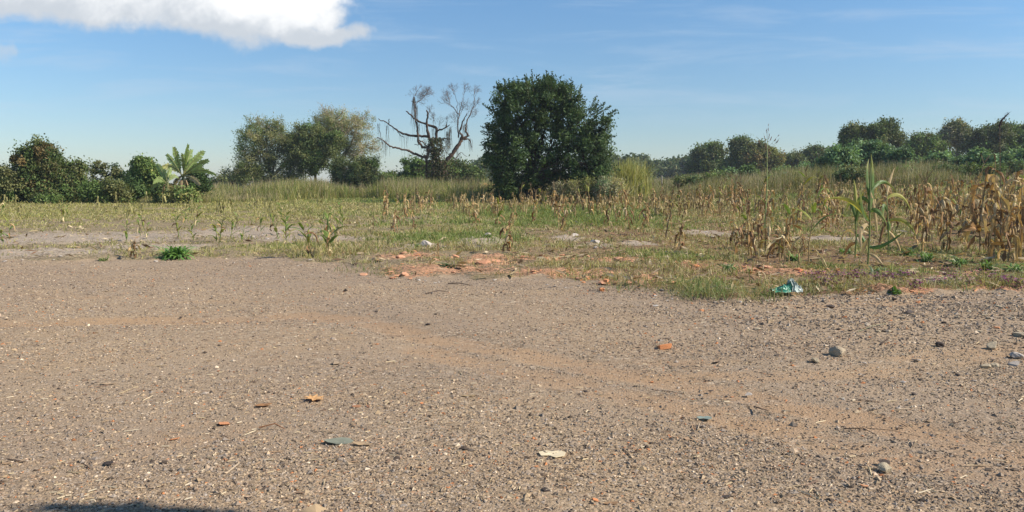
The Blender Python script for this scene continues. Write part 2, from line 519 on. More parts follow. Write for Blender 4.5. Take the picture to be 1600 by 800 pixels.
def build_ground():
    rows = np.concatenate([np.arange(-14, 2.6, 0.6), np.arange(2.6, 6, 0.05), np.arange(6, 12, .07), np.arange(12, 20, .1),
                           20 * 1.012 ** np.arange(0, 135)])
    rows = np.concatenate([rows, rows[-1] * 1.06 ** np.arange(1, 50)])
    u = np.linspace(-1.25, 1.25, 520)
    Y, U = np.meshgrid(rows, u, indexing='ij')
    X = U * (np.maximum(Y, 0) + 9 + np.maximum(0, -Y) * 0.4)
    Z = H(X, Y)
    r, p, g = masks(X, Y)
    s = sandiness(X, Y)
    Z = Z - 0.018 * s * (Y < 30)
    lump = fbm(X * 7, Y * 7, 33, 3)
    Z = Z + r * (lump - .45) * .14 * (Y < 24) + fm_(X, Y) * (fbm(X * 4, Y * 4, 35, 3) - .5) * .09 * (Y < 26)
    Z = Z + (0.01 + .09 * lump) * gblob(X, Y, 762, 408, 34, 7) + 0.05 * gblob(X, Y, 755, 376, 40, 6)
    fm = fieldmask(X, Y)
    V = np.stack([X, Y, Z], -1).reshape(-1, 3)
    nr, nc = X.shape
    i = np.arange(nr - 1)[:, None] * nc; j = np.arange(nc - 1)[None]
    Q = np.stack([i + j, i + j + 1, i + nc + j + 1, i + nc + j], -1).reshape(-1, 4)
    fieldq = fm.ravel()[Q].mean(1) > 0.5
    A = dict(fieldness=fm.ravel(), redness=r.ravel(), sandiness=s.ravel(), paleness=p.ravel(), greenness=g.ravel())
    for nm_, sel, lab, cat in (('gravel_ground', ~fieldq, 'grey brown gravel yard with sandy wheel tracks in the foreground', 'gravel'),
                               ('field_ground', fieldq, 'bare and weedy soil of the old maize field beyond the gravel', 'field')):
        q = Q[sel]
        used, inv = np.unique(q, return_inverse=True)
        me = mesh(nm_, V[used], inv.reshape(-1, 4), M_GROUND, None, True, {k: a[used] for k, a in A.items()})
        tag(obj(nm_, me), lab, cat, None, 'structure')


build_ground()

# ------------------------------------------------------------------ foliage


def leaf_quads(P, N, L, W, rng, jitter=0.35, axis=None):
    """diamond leaves at P with normals N"""
    n = len(P)
    r = rng.normal(size=(n, 3)) * (1.0 if axis is None else .45)
    if axis is not None: r = r + axis
    A = r - (r * N).sum(1)[:, None] * N
    A /= np.linalg.norm(A, axis=1)[:, None] + 1e-9
    B = np.cross(N, A)
    l = L * (1 + jitter * rng.uniform(-1, 1, n)); w_ = W * (1 + jitter * rng.uniform(-1, 1, n))
    V = np.stack([P - A * l[:, None] / 2, P + B * w_[:, None] / 2 + N * (w_ * .15)[:, None], P + A * l[:, None] / 2, P - B * w_[:, None] / 2 + N * (w_ * .15)[:, None]], 1)
    return V.reshape(-1, 3), np.arange(n * 4).reshape(-1, 4)


def pick(cols, n, rng, per=1):
    cols = np.asarray(cols, float)
    a = cols[rng.integers(0, len(cols), n)]; b = cols[rng.integers(0, len(cols), n)]
    t = rng.uniform(0, 1, n)[:, None]
    return np.repeat((a * (1 - t) + b * t) * rng.uniform(.8, 1.2, n)[:, None], per, axis=0)


def tree(name, label, cat, Y, blobs, base, cols, leaf=(0.2, 0.1), nclump=160, per=120, cr=0.35, bark=(0.09, 0.07, 0.05),
         trunk_r=0.16, group=None, up=0.3, depth=0.8, stretch=1.0, twigs=0.6, seed=1, hollow=0.45, twig_r=0.02, stems=1, leafless=0.0, outward=0.5, mat=None, spray=0.7):
    """blobs: (px, py, rx, ry[, share]) lobes of the crown at distance Y; base: px of the trunk foot"""
    g = np.random.default_rng(seed)
    root_ = np.array(GY(base, Y))
    B = []
    for b in blobs:
        c = np.array(D(b[0], b[1], Y)); rx = b[2] / F * Y; rz = b[3] / F * Y
        c[1] += g.uniform(-.3, .3) * rx
        B.append((c, np.array([rx, max(rx, rz) * depth, rz]), b[4] if len(b) > 4 else 1.0))
    area = np.array([(r[0] * r[2]) ** 0.9 * k for _, r, k in B]); area /= area.sum()
    MBt = MB()
    cl = []; own = []
    for i, (c, r, k) in enumerate(B):
        n = max(3, int(nclump * area[i]))
        d = g.normal(size=(n, 3)); d /= np.linalg.norm(d, axis=1)[:, None]
        bd = g.normal(size=(7, 3)); bd /= np.linalg.norm(bd, axis=1)[:, None]
        bump = (np.exp(-(1 - d @ bd.T) / .14) * g.uniform(-.32, .34, 7)).sum(1)
        rad = (hollow + (1 - hollow) * g.uniform(0, 1, n) ** 0.6) * (1 + bump)
        cl.append(c + d * r * (rad * g.uniform(.82, 1.1, n))[:, None]); own += [i] * n
    cl = np.vstack(cl); own = np.array(own)
    keep = cl[:, 2] > root_[2] + 0.12
    cl = cl[keep]; own = own[keep]; n = len(cl)
    # leaves
    m = g.poisson(per, n)
    idx = np.repeat(np.arange(n), m)
    crs = cr * g.uniform(.5, 1.45, n)
    off = g.normal(size=(len(idx), 3)) * 0.55
    off[:, 2] *= stretch
    P = cl[idx] + off * crs[idx][:, None]
    cen = np.array([B[o][0] for o in own])
    out_ = P - cen[idx]; out_ /= np.linalg.norm(out_, axis=1)[:, None] + 1e-9
    N = g.normal(size=P.shape) * .8 + out_ * outward + np.array([0, 0, up])
    N /= np.linalg.norm(N, axis=1)[:, None] + 1e-9
    ok = P[:, 2] > root_[2] + .05
    P, N, idx = P[ok], N[ok], idx[ok]
    cax = cl - cen[np.arange(n)] if len(cen) == n else cl * 0
    cax = cax / (np.linalg.norm(cax, axis=1)[:, None] + 1e-9) + np.array([0, 0, .5]) + g.normal(size=(n, 3)) * .4
    V, Q = leaf_quads(P, N, leaf[0], leaf[1], g, .35, cax[idx] * spray if spray else None)
    cc = pick(cols, n, g) * g.uniform(.72, 1.3, n)[:, None]
    lc = cc[idx] * g.uniform(.8, 1.25, len(idx))[:, None]
    r_ = empty(name, tuple(root_))
    tag(r_, label, cat, group)
    loc0 = root_
    crown = mesh('crown', V - loc0, Q, mat or M_LEAF, np.repeat(lc, 4, axis=0))
    obj('crown', crown, r_)
    # wood
    top = np.average([b[0] for b in B], axis=0, weights=area)
    for s_ in range(stems):
        foot = root_ + np.array([g.uniform(-.5, .5), g.uniform(-.4, .4), 0]) * (0.6 * (stems > 1)) * max(1, trunk_r * 6)
        fork = foot * .45 + top * .55; fork[0] = foot[0] * .7 + top[0] * .3; fork[2] = root_[2] + (top[2] - root_[2]) * .45
        pts = [foot - [0, 0, .3], foot * .6 + fork * .4 + g.normal(size=3) * .06, fork]
        MBt.tube(pts, [trunk_r * 1.25, trunk_r, trunk_r * .75], bark, 8)
        for i, (c, r, k) in enumerate(B):
            if stems > 1 and i % stems != s_: continue
            mid = fork * .5 + c * .5 + g.normal(size=3) * .12 * r[0]
            MBt.tube([fork, mid, c], [trunk_r * .6, trunk_r * .42, trunk_r * .22], bark, 6)
    for i in range(n):
        if g.uniform() > twigs: continue
        c = B[own[i]][0]
        a = c + (cl[i] - c) * g.uniform(0, .3); mid = a * .5 + cl[i] * .5 + g.normal(size=3) * .08 * np.linalg.norm(cl[i] - a)
        tip = cl[i] + (cl[i] - a) * .12
        MBt.tube([a, mid, tip], [twig_r * 2, twig_r * 1.3, twig_r * .5], bark, 4)
        if leafless > 0:
            for _ in range(int(leafless)):
                q = mid + (tip - mid) * g.uniform(0, 1)
                dd = (tip - mid); dd = dd / (np.linalg.norm(dd) + 1e-6) + g.normal(size=3) * .6 + np.array([0, 0, .25])
                MBt.tube([q, q + dd * cr * .6, q + dd * cr * 1.1 + g.normal(size=3) * .1], [twig_r * .9, twig_r * .6, twig_r * .3], bark, 3)
    for v in MBt.v: v -= loc0
    obj('trunk', MBt.me('trunk', M_BARK, True), r_)
    return r_


DARK = [(0.035, 0.065, 0.02), (0.055, 0.095, 0.03), (0.08, 0.125, 0.038)]
OLIVE = [(0.13, 0.15, 0.055), (0.19, 0.19, 0.075), (0.09, 0.12, 0.04)]
FEATHER = [(0.30, 0.31, 0.14), (0.23, 0.28, 0.10), (0.36, 0.34, 0.18), (0.16, 0.21, 0.075)]
GREY = [(0.38, 0.34, 0.23), (0.32, 0.30, 0.18), (0.44, 0.38, 0.28)]
MID = [(0.13, 0.20, 0.05), (0.09, 0.15, 0.04), (0.17, 0.24, 0.07)]
BROWNISH = [(0.24, 0.17, 0.07), (0.17, 0.18, 0.06), (0.12, 0.15, 0.05), (0.18, 0.19, 0.06)]
TEAL = [(0.16, 0.25, 0.11), (0.20, 0.28, 0.13), (0.12, 0.20, 0.085)]
YELLOWG = [(0.34, 0.34, 0.11), (0.26, 0.30, 0.09), (0.42, 0.38, 0.15)]

# the big dark tree
t = tree('dense_tree', 'large dense dark green tree with leafy upright shoots standing alone in the middle', 'tree', 60,
         [(820, 175, 48, 50), (868, 165, 45, 42), (903, 195, 32, 46), (930, 225, 26, 40), (800, 235, 44, 50), (860, 235, 56, 56),
          (915, 255, 42, 40), (812, 288, 32, 26), (862, 285, 50, 24), (905, 288, 38, 18, .7), (786, 200, 28, 44), (800, 146, 26, 26), (838, 138, 34, 18), (872, 142, 26, 18), (788, 262, 24, 40), (948, 200, 14, 26, .8), (944, 250, 18, 28), (800, 300, 26, 16)],
         825, DARK, (0.25, 0.10), 640, 96, 0.40, trunk_r=0.2, seed=11, twigs=.5, stems=4, depth=.9, hollow=.35, outward=.7)
# leafy shoots standing out of the crown
g = np.random.default_rng(5)
sh = MB(); sw = MB()
tips = [(783, 118), (792, 130), (800, 122), (815, 117), (826, 122), (835, 114), (846, 118), (858, 113), (866, 122), (872, 128), (886, 132), (898, 128),
        (905, 136), (912, 158), (925, 165), (930, 152), (942, 172), (951, 163), (965, 170), (962, 190), (964, 215), (950, 185), (757, 160), (753, 190),
        (757, 205), (768, 150), (776, 138), (760, 225), (764, 240), (958, 240), (962, 262), (940, 160), (770, 268), (764, 300), (778, 312)]
for (px, py) in tips:
    for k in range(3):
        tx, ty, tz = D(px + g.uniform(-7, 7), py + g.uniform(-4, 8), 60 + g.uniform(-2.5, 2.5))
        tip = np.array([tx, ty, tz]); cen = np.array(D(860, 225, 60))
        d = cen - tip; d /= np.linalg.norm(d)
        if py < 160: d = d * .5 + np.array([0, 0, -.8])
        L = g.uniform(.7, 1.3)
        P = np.linspace(0, 1, 26)[:, None]
        pts = tip + d * L * P + g.normal(size=(26, 3)) * .07 * (0.4 + P)
        N = g.normal(size=(26, 3)); N /= np.linalg.norm(N, axis=1)[:, None]
        V, Q = leaf_quads(pts, N, .22, .085, g)
        sh.add(V, Q, None, pick(DARK, 26, g, 4))
        sw.tube([tip + d * L, tip], [.02, .006], (0.08, 0.07, 0.04), 3)
loc0 = np.array(t.location)
for b in (sh, sw):
    for v in b.v: v -= loc0
obj('leafy_shoots', sh.me('leafy_shoots', M_LEAF), t)
obj('shoot_twigs', sw.me('shoot_twigs', M_BARK), t)

# two feathery trees left of the dead tree, about 95 m off
tree('feathery_tree', 'broad olive green feathery tree left of the pair, foliage down to the grass', 'tree', 95,
     [(405, 235, 40, 46), (440, 215, 36, 30), (455, 250, 36, 40), (395, 265, 34, 26), (425, 285, 42, 18), (382, 215, 20, 24, .5), (415, 200, 24, 14, .6), (470, 235, 22, 36)],
     425, FEATHER, (0.26, 0.075), 360, 130, 0.62, trunk_r=.22, twig_r=.03, seed=21, hollow=.3, depth=.9, leafless=1, bark=(0.34, 0.29, 0.23), stems=2, mat=M_FEATHER)
tree('feathery_tree', 'taller feathery tree with a thin grey right side and leaning trunk', 'tree', 98,
     [(520, 192, 34, 22), (548, 205, 34, 30, .55), (570, 230, 22, 36, .35), (540, 235, 28, 22, .7), (515, 215, 26, 26), (560, 190, 26, 16, .35), (545, 262, 22, 12, .5)],
     528, FEATHER + GREY, (0.24, 0.065), 300, 85, 0.62, trunk_r=.3, twig_r=.03, seed=22, hollow=.3, leafless=4, bark=(0.30, 0.25, 0.2), mat=M_FEATHER)
tree('leafy_tree', 'round mid green leafy tree squeezed between the two feathery trees', 'tree', 94,
     [(487, 218, 24, 24), (505, 240, 22, 24), (490, 250, 18, 26), (520, 225, 18, 20, .6)],
     492, MID + OLIVE, (0.26, 0.11), 170, 110, 0.55, trunk_r=.2, seed=23)
tree('bush', 'dark rounded bush at the foot of the leaning feathery trunk', 'bush', 92,
     [(555, 272, 32, 28), (590, 285, 24, 16), (540, 290, 24, 16), (575, 262, 20, 18), (525, 270, 10, 30, .7)], 555, MID[1:2] + OLIVE, (0.26, 0.11), 200, 110, .5, seed=24)
tree('bush', 'low hazy grey green bush left of the broad feathery tree', 'bush', 130,
     [(365, 282, 22, 12), (352, 288, 14, 9), (378, 275, 12, 12)], 365, OLIVE, (0.4, 0.2), 60, 90, .7, seed=25)
# behind the dead tree
tree('bush', 'bright green bush just left behind the dead tree trunk', 'bush', 100,
     [(650, 268, 20, 18), (668, 275, 18, 16), (637, 280, 16, 12)], 652, MID, (0.3, 0.18), 110, 100, .5, seed=26)
tree('bush', 'olive green bush just right behind the dead tree trunk', 'bush', 100,
     [(715, 272, 24, 18), (738, 276, 18, 14), (700, 262, 16, 14)], 718, OLIVE + MID, (0.3, 0.18), 130, 100, .5, seed=27)
tree('bush', 'small bush low in the grass between dead tree and dark bush', 'bush', 98,
     [(605, 284, 16, 10), (622, 286, 16, 8)], 612, OLIVE + MID, (0.3, 0.18), 50, 90, .5, seed=28)

# left cluster
tree('leafy_tree', 'rusty topped dark tree, the tallest at the far left edge', 'tree', 58,
     [(62, 243, 24, 22), (44, 262, 22, 24), (80, 260, 14, 24), (55, 290, 34, 24), (90, 290, 26, 22)], 58, OLIVE + BROWNISH[:1] + MID, (0.2, 0.1), 280, 110, .36, seed=31, trunk_r=.12)
tree('leafy_tree', 'dark brown green bushy tree cut by the left frame edge', 'tree', 57,
     [(8, 280, 24, 14), (-20, 276, 28, 18), (15, 298, 30, 16), (-50, 282, 30, 22)], 5, OLIVE + MID, (0.2, 0.1), 190, 110, .36, seed=32, trunk_r=.1)
tree('leafy_tree', 'dark rounded tree with knobbly top right of the rusty topped one', 'tree', 59,
     [(112, 272, 20, 18), (125, 262, 10, 10), (100, 262, 8, 8), (120, 292, 24, 20), (98, 302, 30, 14), (80, 300, 22, 14)], 112, OLIVE + MID[:1], (0.2, 0.1), 150, 90, .32, seed=33, trunk_r=.1)
tree('sapling', 'slender sapling with a thin see through crown', 'tree', 62,
     [(155, 262, 15, 10), (172, 268, 14, 12), (186, 276, 9, 9), (150, 280, 10, 12, .5)], 163, OLIVE + DARK[:1], (0.2, 0.1), 40, 55, .26, seed=34, trunk_r=.06)
tree('leafy_tree', 'yellow green tree just left of the banana plants', 'tree', 61,
     [(224, 260, 13, 12), (240, 272, 12, 10), (211, 274, 9, 9), (232, 290, 24, 12)], 228, YELLOWG[:2] + MID, (0.22, 0.12), 190, 110, .34, seed=35, trunk_r=.08)
for i, q in enumerate([(150, 300, 24, 12), (178, 305, 20, 12), (200, 296, 20, 14), (175, 292, 14, 10), (262, 305, 20, 10), (308, 282, 14, 14), (70, 310, 30, 9), (20, 311, 30, 9), (288, 306, 16, 9), (268, 309, 14, 8)]):
    lab = ['low green bush under the slender sapling', 'bright low bush in front of the gap beside the sapling', 'dark low bush left of the yellow green tree',
           'small round bush behind the sapling stem', 'low bush under the banana leaves', 'dark round bush right behind the banana stem',
           'low scrubby bush at the foot of the rusty topped tree', 'low scrubby bush at the left frame edge', 'low weedy bush hiding the foot of the taller banana', 'low weedy bush hiding the foot of the shorter banana'][i]
    tree('bush', lab, 'bush', 57 + (i % 3) if i < 8 else 55, [q, (q[0] + 6, q[1] + 4, q[2] * .8, q[3] * .8)], q[0], [MID, MID + OLIVE, DARK, OLIVE, OLIVE + MID, DARK, MID + OLIVE, OLIVE, YELLOWG + MID, YELLOWG + OLIVE][i],
         (0.2, 0.11), 70, 95, .3, seed=40 + i, trunk_r=.04, stems=2)

# unseen small tree added right of the viewpoint to cast the lower left shadow
def add_shade_caster():
    g = np.random.default_rng(301)
    foot = np.array([4.3, -.6, float(H(4.3, -.6))])
    cen = np.array([4.2, 1.66, 4.6])
    n = 5200
    d = g.normal(size=(n, 3)); d /= np.linalg.norm(d, axis=1)[:, None]
    P = cen + np.clip(g.normal(size=(n, 3)), -2, 2) * [.19, .38, .17]
    low = np.array([3.9, -.3, 4.2]) + d[::2] * (g.uniform(0, 1, n // 2) ** .4)[:, None] * [1.6, 1.3, 1.1]
    P = np.vstack([P, low])
    N = g.normal(size=P.shape) + [0, 0, .6]; N /= np.linalg.norm(N, axis=1)[:, None]
    V, Q = leaf_quads(P, N, .15, .075, g)
    r_ = tag(empty('added_shade_tree', tuple(foot)), 'unseen leafy tree added beside the viewpoint to shade the lower left corner', 'tree')
    obj('crown', mesh('crown', V - foot, Q, M_LEAF, pick(MID + OLIVE, len(P), g, 4)), r_)
    m = MB()
    m.tube([[0, 0, -.2], [-.05, .1, 1.4], [-.2, .4, 2.8]], [.13, .1, .075], (0.2, 0.15, 0.1), 8)
    for q in (cen - foot, low.mean(0) - foot):
        m.tube([[-.2, .4, 2.8], (q + [-.2, .4, 2.8]) / 2 + [0, .1, -.1], q], [.075, .05, .025], (0.2, 0.15, 0.1), 6)
    for _ in range(40):
        q = P[g.integers(0, len(P))] - foot; c = (cen - foot) if q[1] > 1.2 else (low.mean(0) - foot)
        m.tube([c, (c + q) / 2 + g.normal(size=3) * .08, q], [.02, .013, .006], (0.2, 0.15, 0.1), 4)
    obj('trunk', m.me('trunk', M_BARK, True), r_)


add_shade_caster()

# right hand tree line
RT = [('round leafy tree left of centre in the right tree line', 1106, 150, [(1106, 245, 26, 18), (1110, 234, 14, 10), (1100, 262, 30, 12)], OLIVE + MID[1:2] + OLIVE + MID),
      ('dark tree with a high tuft beside the yellowing tree', 1158, 140, [(1158, 240, 18, 22), (1157, 224, 9, 8), (1150, 262, 24, 12)], OLIVE + MID[1:2]),
      ('yellowing leafy tree right of the tufted dark tree', 1190, 138, [(1185, 242, 22, 18), (1205, 246, 18, 14), (1190, 262, 30, 10)], BROWNISH + YELLOWG[:1] + OLIVE),
      ('low dark tree on the horizon between the yellowing tree and the big shrubs', 1278, 150, [(1278, 242, 22, 11), (1262, 250, 20, 9), (1240, 252, 22, 9)], OLIVE + MID[1:2]),
      ('wide olive tree with a layered crown above the castor shrubs', 1365, 112, [(1340, 215, 26, 14), (1372, 208, 26, 14), (1388, 198, 14, 10), (1350, 228, 34, 14), (1400, 215, 14, 14, .6), (1330, 203, 10, 7)], OLIVE + MID[:1]),
      ('dark domed tree between the wide olive tree and the tall thin one', 1442, 118, [(1442, 224, 22, 15), (1425, 232, 16, 12), (1462, 232, 16, 12)], MID[1:2] + OLIVE + MID),
      ('tall thin grey crowned tree rising behind the domed tree', 1492, 135, [(1495, 203, 18, 13, .7), (1480, 215, 12, 12, .6), (1505, 218, 14, 14, .6)], OLIVE + GREY[:1]),
      ('dark spreading tree near the right edge of the tree line', 1545, 115, [(1530, 218, 22, 16), (1555, 208, 24, 14), (1540, 232, 34, 12)], OLIVE + MID[1:2]),
      ('dark spreading tree cut by the right frame edge', 1592, 116, [(1585, 212, 24, 16), (1612, 210, 26, 18), (1600, 230, 34, 12)], MID[1:2] + OLIVE + MID),
      ('dark tree further out past the right frame edge', 1660, 118, [(1650, 218, 26, 16), (1680, 214, 28, 18)], OLIVE + MID[1:2]),
      ('low round dark tree just left of the wide olive tree', 1312, 135, [(1312, 240, 16, 10), (1325, 244, 14, 8)], OLIVE + MID[1:2])]
for i, (lab, b, Y, bl, cols) in enumerate(RT):
    s = Y / 100
    tree('leafy_tree', lab, 'tree', Y, bl, b, cols, (0.30 * s, 0.15 * s), 60 + 45 * len(bl), 75, .5 * s, seed=60 + i, trunk_r=.2,
         group='trees along the right horizon', leafless=2 if 'thin' in lab else 0, twig_r=.03)

# bluish green castor shrubs in front of the right tree line
CS = [(1315, 250, 26, 18), (1345, 242, 28, 20), (1375, 240, 26, 18), (1405, 248, 20, 14), (1290, 262, 16, 12), (1440, 256, 16, 6), (1468, 250, 14, 8),
      (1502, 252, 18, 6), (1527, 246, 13, 9), (1562, 250, 17, 7), (1594, 245, 15, 9), (1138, 272, 14, 5), (1168, 268, 12, 6), (1222, 270, 13, 5),
      (1258, 266, 12, 8), (1620, 244, 20, 9), (1655, 242, 20, 10)]
nm_ = ['first', 'second']
for i, q in enumerate(CS):
    Y = 70 + (i * 7) % 9 if q[0] > 1280 else 88
    big = i < 4
    lab = ['big bluish green castor shrub, leftmost of the tall four', 'big bluish green castor shrub under the left side of the wide olive tree',
           'big bluish green castor shrub under the right side of the wide olive tree', 'bluish green castor shrub stepping down right of the big ones'][i] if big else \
        {5: 'castor shrub below the dark domed tree', 6: 'castor shrub just left of below the tall thin tree', 7: 'castor shrub just right of below the tall thin tree',
         8: 'castor shrub below the left of the dark spreading tree', 9: 'castor shrub below the dark plume at the right', 10: 'castor shrub last before the right frame edge',
         11: 'low teal shrub left of the seeding stalk, under the tufted tree', 12: 'low teal shrub just left of the seeding stalk', 13: 'low green shrub just right of the seeding stalk',
         14: 'low green shrub midway between the seeding stalk and the big castor shrubs', 15: 'castor shrub cut by the right frame edge', 16: 'castor shrub beyond the right frame edge',
         4: 'small castor shrub at the left foot of the tall four'}[i]
    tree('castor_shrub', lab, 'shrub', Y, [q, (q[0] - 6, q[1] + 8, q[2] * .8, q[3] * .7), (q[0] + 7, q[1] + 6, q[2] * .7, q[3] * .7)], q[0], TEAL if q[0] > 1230 or i == 11 else TEAL + MID,
         (0.30, 0.17), 110 if big else 60, 70, .36, seed=80 + i, trunk_r=.04, stems=3, group='castor shrubs on the rising ground', up=.8)

# distant wood, one mass
def wood(name, label, spec, cols, seed):
    g = np.random.default_rng(seed)
    Vs = []; Qs = []; Cs = []; n0 = 0
    for (x0, x1, top, bot, Y, k) in spec:
        for i in range(k):
            px = x0 + (i + g.uniform()) / k * (x1 - x0); Yt = Y * g.uniform(.9, 1.15)
            tp = top + g.uniform(-3, 6) + (5 * math.sin(px * .06 + Y))
            rr = g.uniform(7, 14) / F * Yt
            x, y, z = D(px, tp, Yt); z0 = float(H(x, y))
            z -= rr * .7
            m = 24
            while z > z0 - 1:
                d = g.normal(size=(m, 3)); d /= np.linalg.norm(d, axis=1)[:, None]
                c = np.array([x, y, z]) + d * rr * g.uniform(.5, 1, m)[:, None]
                P = np.repeat(c, 9, axis=0) + g.normal(size=(m * 9, 3)) * rr * .22
                N = g.normal(size=P.shape) + np.repeat(d, 9, axis=0) * .8; N /= np.linalg.norm(N, axis=1)[:, None]
                V, Q = leaf_quads(P, N, Yt * .004, Yt * .0026, g)
                Vs.append(V); Qs.append(Q + n0); n0 += len(V); Cs.append(np.repeat(pick(cols, m, g, 9), 4, axis=0))
                z -= rr * 1.2
    me = mesh(name, np.vstack(Vs), np.vstack(Qs), M_LEAF, np.vstack(Cs))
    tag(obj(name, me), label, 'woodland', None, 'stuff')


wood('distant_woodland', 'hazy dark line of distant woods along the right horizon', [(985, 1110, 249, 270, 260, 34), (1100, 1350, 250, 268, 240, 40), (1340, 1700, 238, 255, 200, 44), (745, 800, 243, 280, 240, 12), (900, 990, 246, 270, 250, 14)],
     DARK + OLIVE, 3)
wood('distant_woodland', 'low faint line of distant woods on the left horizon', [(-150, 330, 283, 290, 420, 34), (325, 360, 286, 290, 420, 6), (590, 640, 280, 290, 420, 8), (640, 760, 262, 288, 330, 16)], OLIVE + DARK, 4)

# ------------------------------------------------------------------ dead tree


def dead_tree():
    Y = 88.0
    g = np.random.default_rng(77)
    foot = np.array(GY(686, Y))
    Z = lambda x, y, dy=0.0: np.array(D(560 + x / 4, 120 + y / 4, Y + dy))
    wood_, twig, moss, ivy = MB(), MB(), MB(), MB()
    bk = (0.10, 0.068, 0.05)
    lines = []

    def limb(pts, r0, r1, dy=None, col=bk):
        m = len(pts)
        dys = [0] * m if dy is None else np.linspace(0, dy, m)
        P = np.array([Z(p[0], p[1], d) for p, d in zip(pts, dys)])
        # subdivide with knobbly jitter
        t_ = np.linspace(0, m - 1, (m - 1) * 4 + 1)
        Q = np.stack([np.interp(t_, np.arange(m), P[:, i]) for i in range(3)], 1)
        Q[1:-1] += g.normal(size=Q[1:-1].shape) * .035
        rr = np.linspace(r0, r1, len(Q)) * g.uniform(.82, 1.22, len(Q)) * .66
        wood_.tube(Q, rr, col, 8)
        lines.append(Q)
        return Q
    limb([(490, 760), (492, 680), (485, 600), (478, 520), (475, 440)], .62, .42)
    limb([(420, 760), (428, 640), (425, 560), (430, 500), (440, 440)], .26, .22, -.6)
    limb([(520, 740), (520, 640), (530, 560), (560, 510), (600, 465), (630, 420), (650, 375)], .42, .26, .8)
    limb([(650, 380), (636, 340), (650, 280), (680, 225)], .2, .06, -.8)
    limb([(650, 385), (690, 370), (668, 340), (672, 300), (690, 250), (720, 190), (725, 125)], .2, .03, .9)
    limb([(625, 380), (622, 300), (628, 240), (600, 200), (570, 170)], .13, .03, -.4)
    limb([(628, 240), (640, 180), (655, 120)], .06, .02, .5)
    limb([(620, 300), (618, 220), (616, 150), (600, 110)], .06, .02, .3)
    limb([(640, 390), (690, 390), (700, 400), (712, 440)], .13, .05, .5)
    limb([(440, 500), (400, 500), (350, 480), (300, 455), (240, 448), (195, 435), (160, 400), (118, 378)], .24, .07, -1.5)
    limb([(470, 440), (440, 375), (380, 368), (310, 366), (270, 352), (230, 325), (190, 295), (125, 262)], .26, .06, 1.2)
    limb([(190, 298), (193, 264)], .09, .07)
    limb([(235, 330), (262, 368), (285, 380)], .07, .03, -.4)
    limb([(465, 430), (440, 380), (428, 320), (428, 270), (438, 230), (426, 208)], .25, .11, -1.0)
    limb([(485, 420), (490, 340), (485, 315), (430, 300), (385, 285), (350, 262), (325, 235), (298, 216)], .25, .09, 1.0)
    limb([(488, 335), (530, 328), (570, 300)], .17, .06, -.8)
    limb([(548, 320), (552, 280)], .13, .04)
    limb([(440, 440), (400, 440), (372, 400), (368, 320), (355, 260), (350, 190), (348, 125)], .22, .07, -.9)
    limb([(352, 160), (330, 150)], .06, .03); limb([(350, 180), (380, 150), (400, 130)], .05, .02, .4)
    limb([(390, 400), (375, 425), (350, 425)], .09, .04)
    limb([(500, 400), (540, 385), (580, 390)], .14, .05, .9)
    limb([(485, 520), (450, 470), (420, 420), (380, 395)], .16, .08, -1.2)
    limb([(520, 560), (500, 480), (520, 440), (510, 380)], .2, .08, .5)
    limb([(560, 520), (600, 520), (640, 470), (680, 500)], .08, .03, .7)
    limb([(150, 420), (130, 330), (120, 290)], .05, .02, .2)

    # fine twigs, fanning
    def fan(p, d, L, r, depth):
        d = d / (np.linalg.norm(d) + 1e-9)
        a = p + d * L * .5 + g.normal(size=3) * .06 * L; b = a + d * L * .5 + g.normal(size=3) * .12 * L
        twig.tube([p, a, b], [r, r * .8, r * .55], (0.13, 0.095, 0.075), 3)
        if depth == 0: return
        for _ in range(3 if depth > 1 else 2):
            q = a + (b - a) * g.uniform(.0, 1)
            fan(q, d + g.normal(size=3) * .55 + np.array([0, 0, .12]), L * .68, r * .65, depth - 1)
    for (x, y, dx, dz, L, n) in [(570, 170, -.3, 1, 1.3, 3), (655, 120, .3, 1, 1.1, 2), (600, 110, -.2, .7, 1.0, 3), (600, 200, -.8, .5, 1.3, 2), (628, 240, .5, 1, 1.4, 3),
                                 (725, 125, .2, .8, 1.0, 3), (720, 190, .5, .6, 1.0, 2), (700, 250, .8, .4, .9, 2), (348, 125, .4, .7, 1.0, 3), (380, 150, .6, .9, 1.3, 4), (400, 130, .7, .7, 1.2, 4),
                                 (350, 160, .8, .5, 1.1, 3), (440, 230, .3, 1, .9, 2), (620, 300, -.6, .8, 1.3, 2), (690, 250, .2, 1, 1.2, 2), (552, 280, .1, 1, .5, 2), (480, 300, -.1, 1, 1.2, 2), (500, 330, .3, 1, 1.1, 1)]:
        for _ in range(n + 1):
            fan(Z(x + g.uniform(-8, 8), y + g.uniform(-8, 8), g.uniform(-1, 1)), np.array([dx, g.uniform(-.6, .6), dz]), L * .62, .018, 4 if L > .9 else 3)
    # hanging moss and dead vines: beads of thin strands under the limbs
    def strand(p, L, r):
        n = max(3, int(L / .25))
        t_ = np.linspace(0, 1, n)[:, None]
        Q = p + np.array([0, 0, -1.0]) * L * t_ + np.cumsum(g.normal(size=(n, 3)) * .035, axis=0) * [1, 1, 0.3]
        moss.tube(Q, np.linspace(r * .7, r * .3, n), (0.13, 0.10, 0.075) if g.uniform() < .6 else (0.19, 0.16, 0.11), 3)
    for Q in lines:
        seglen = np.linalg.norm(Q[-1] - Q[0])
        horiz = np.linalg.norm((Q[-1] - Q[0])[:2]) / (seglen + 1e-6)
        for _ in range(int(3.2 * seglen * (0.25 + horiz))):
            i = g.integers(0, len(Q) - 1); p = Q[i] + (Q[i + 1] - Q[i]) * g.uniform()
            L = g.choice([.25, .5, .8, 1.3, 2.6], p=[.35, .3, .2, .1, .05]) * g.uniform(.7, 1.2)
            L = min(L, p[2] - foot[2] - .5)
            if L > .1: strand(p, L, g.uniform(.01, .022))
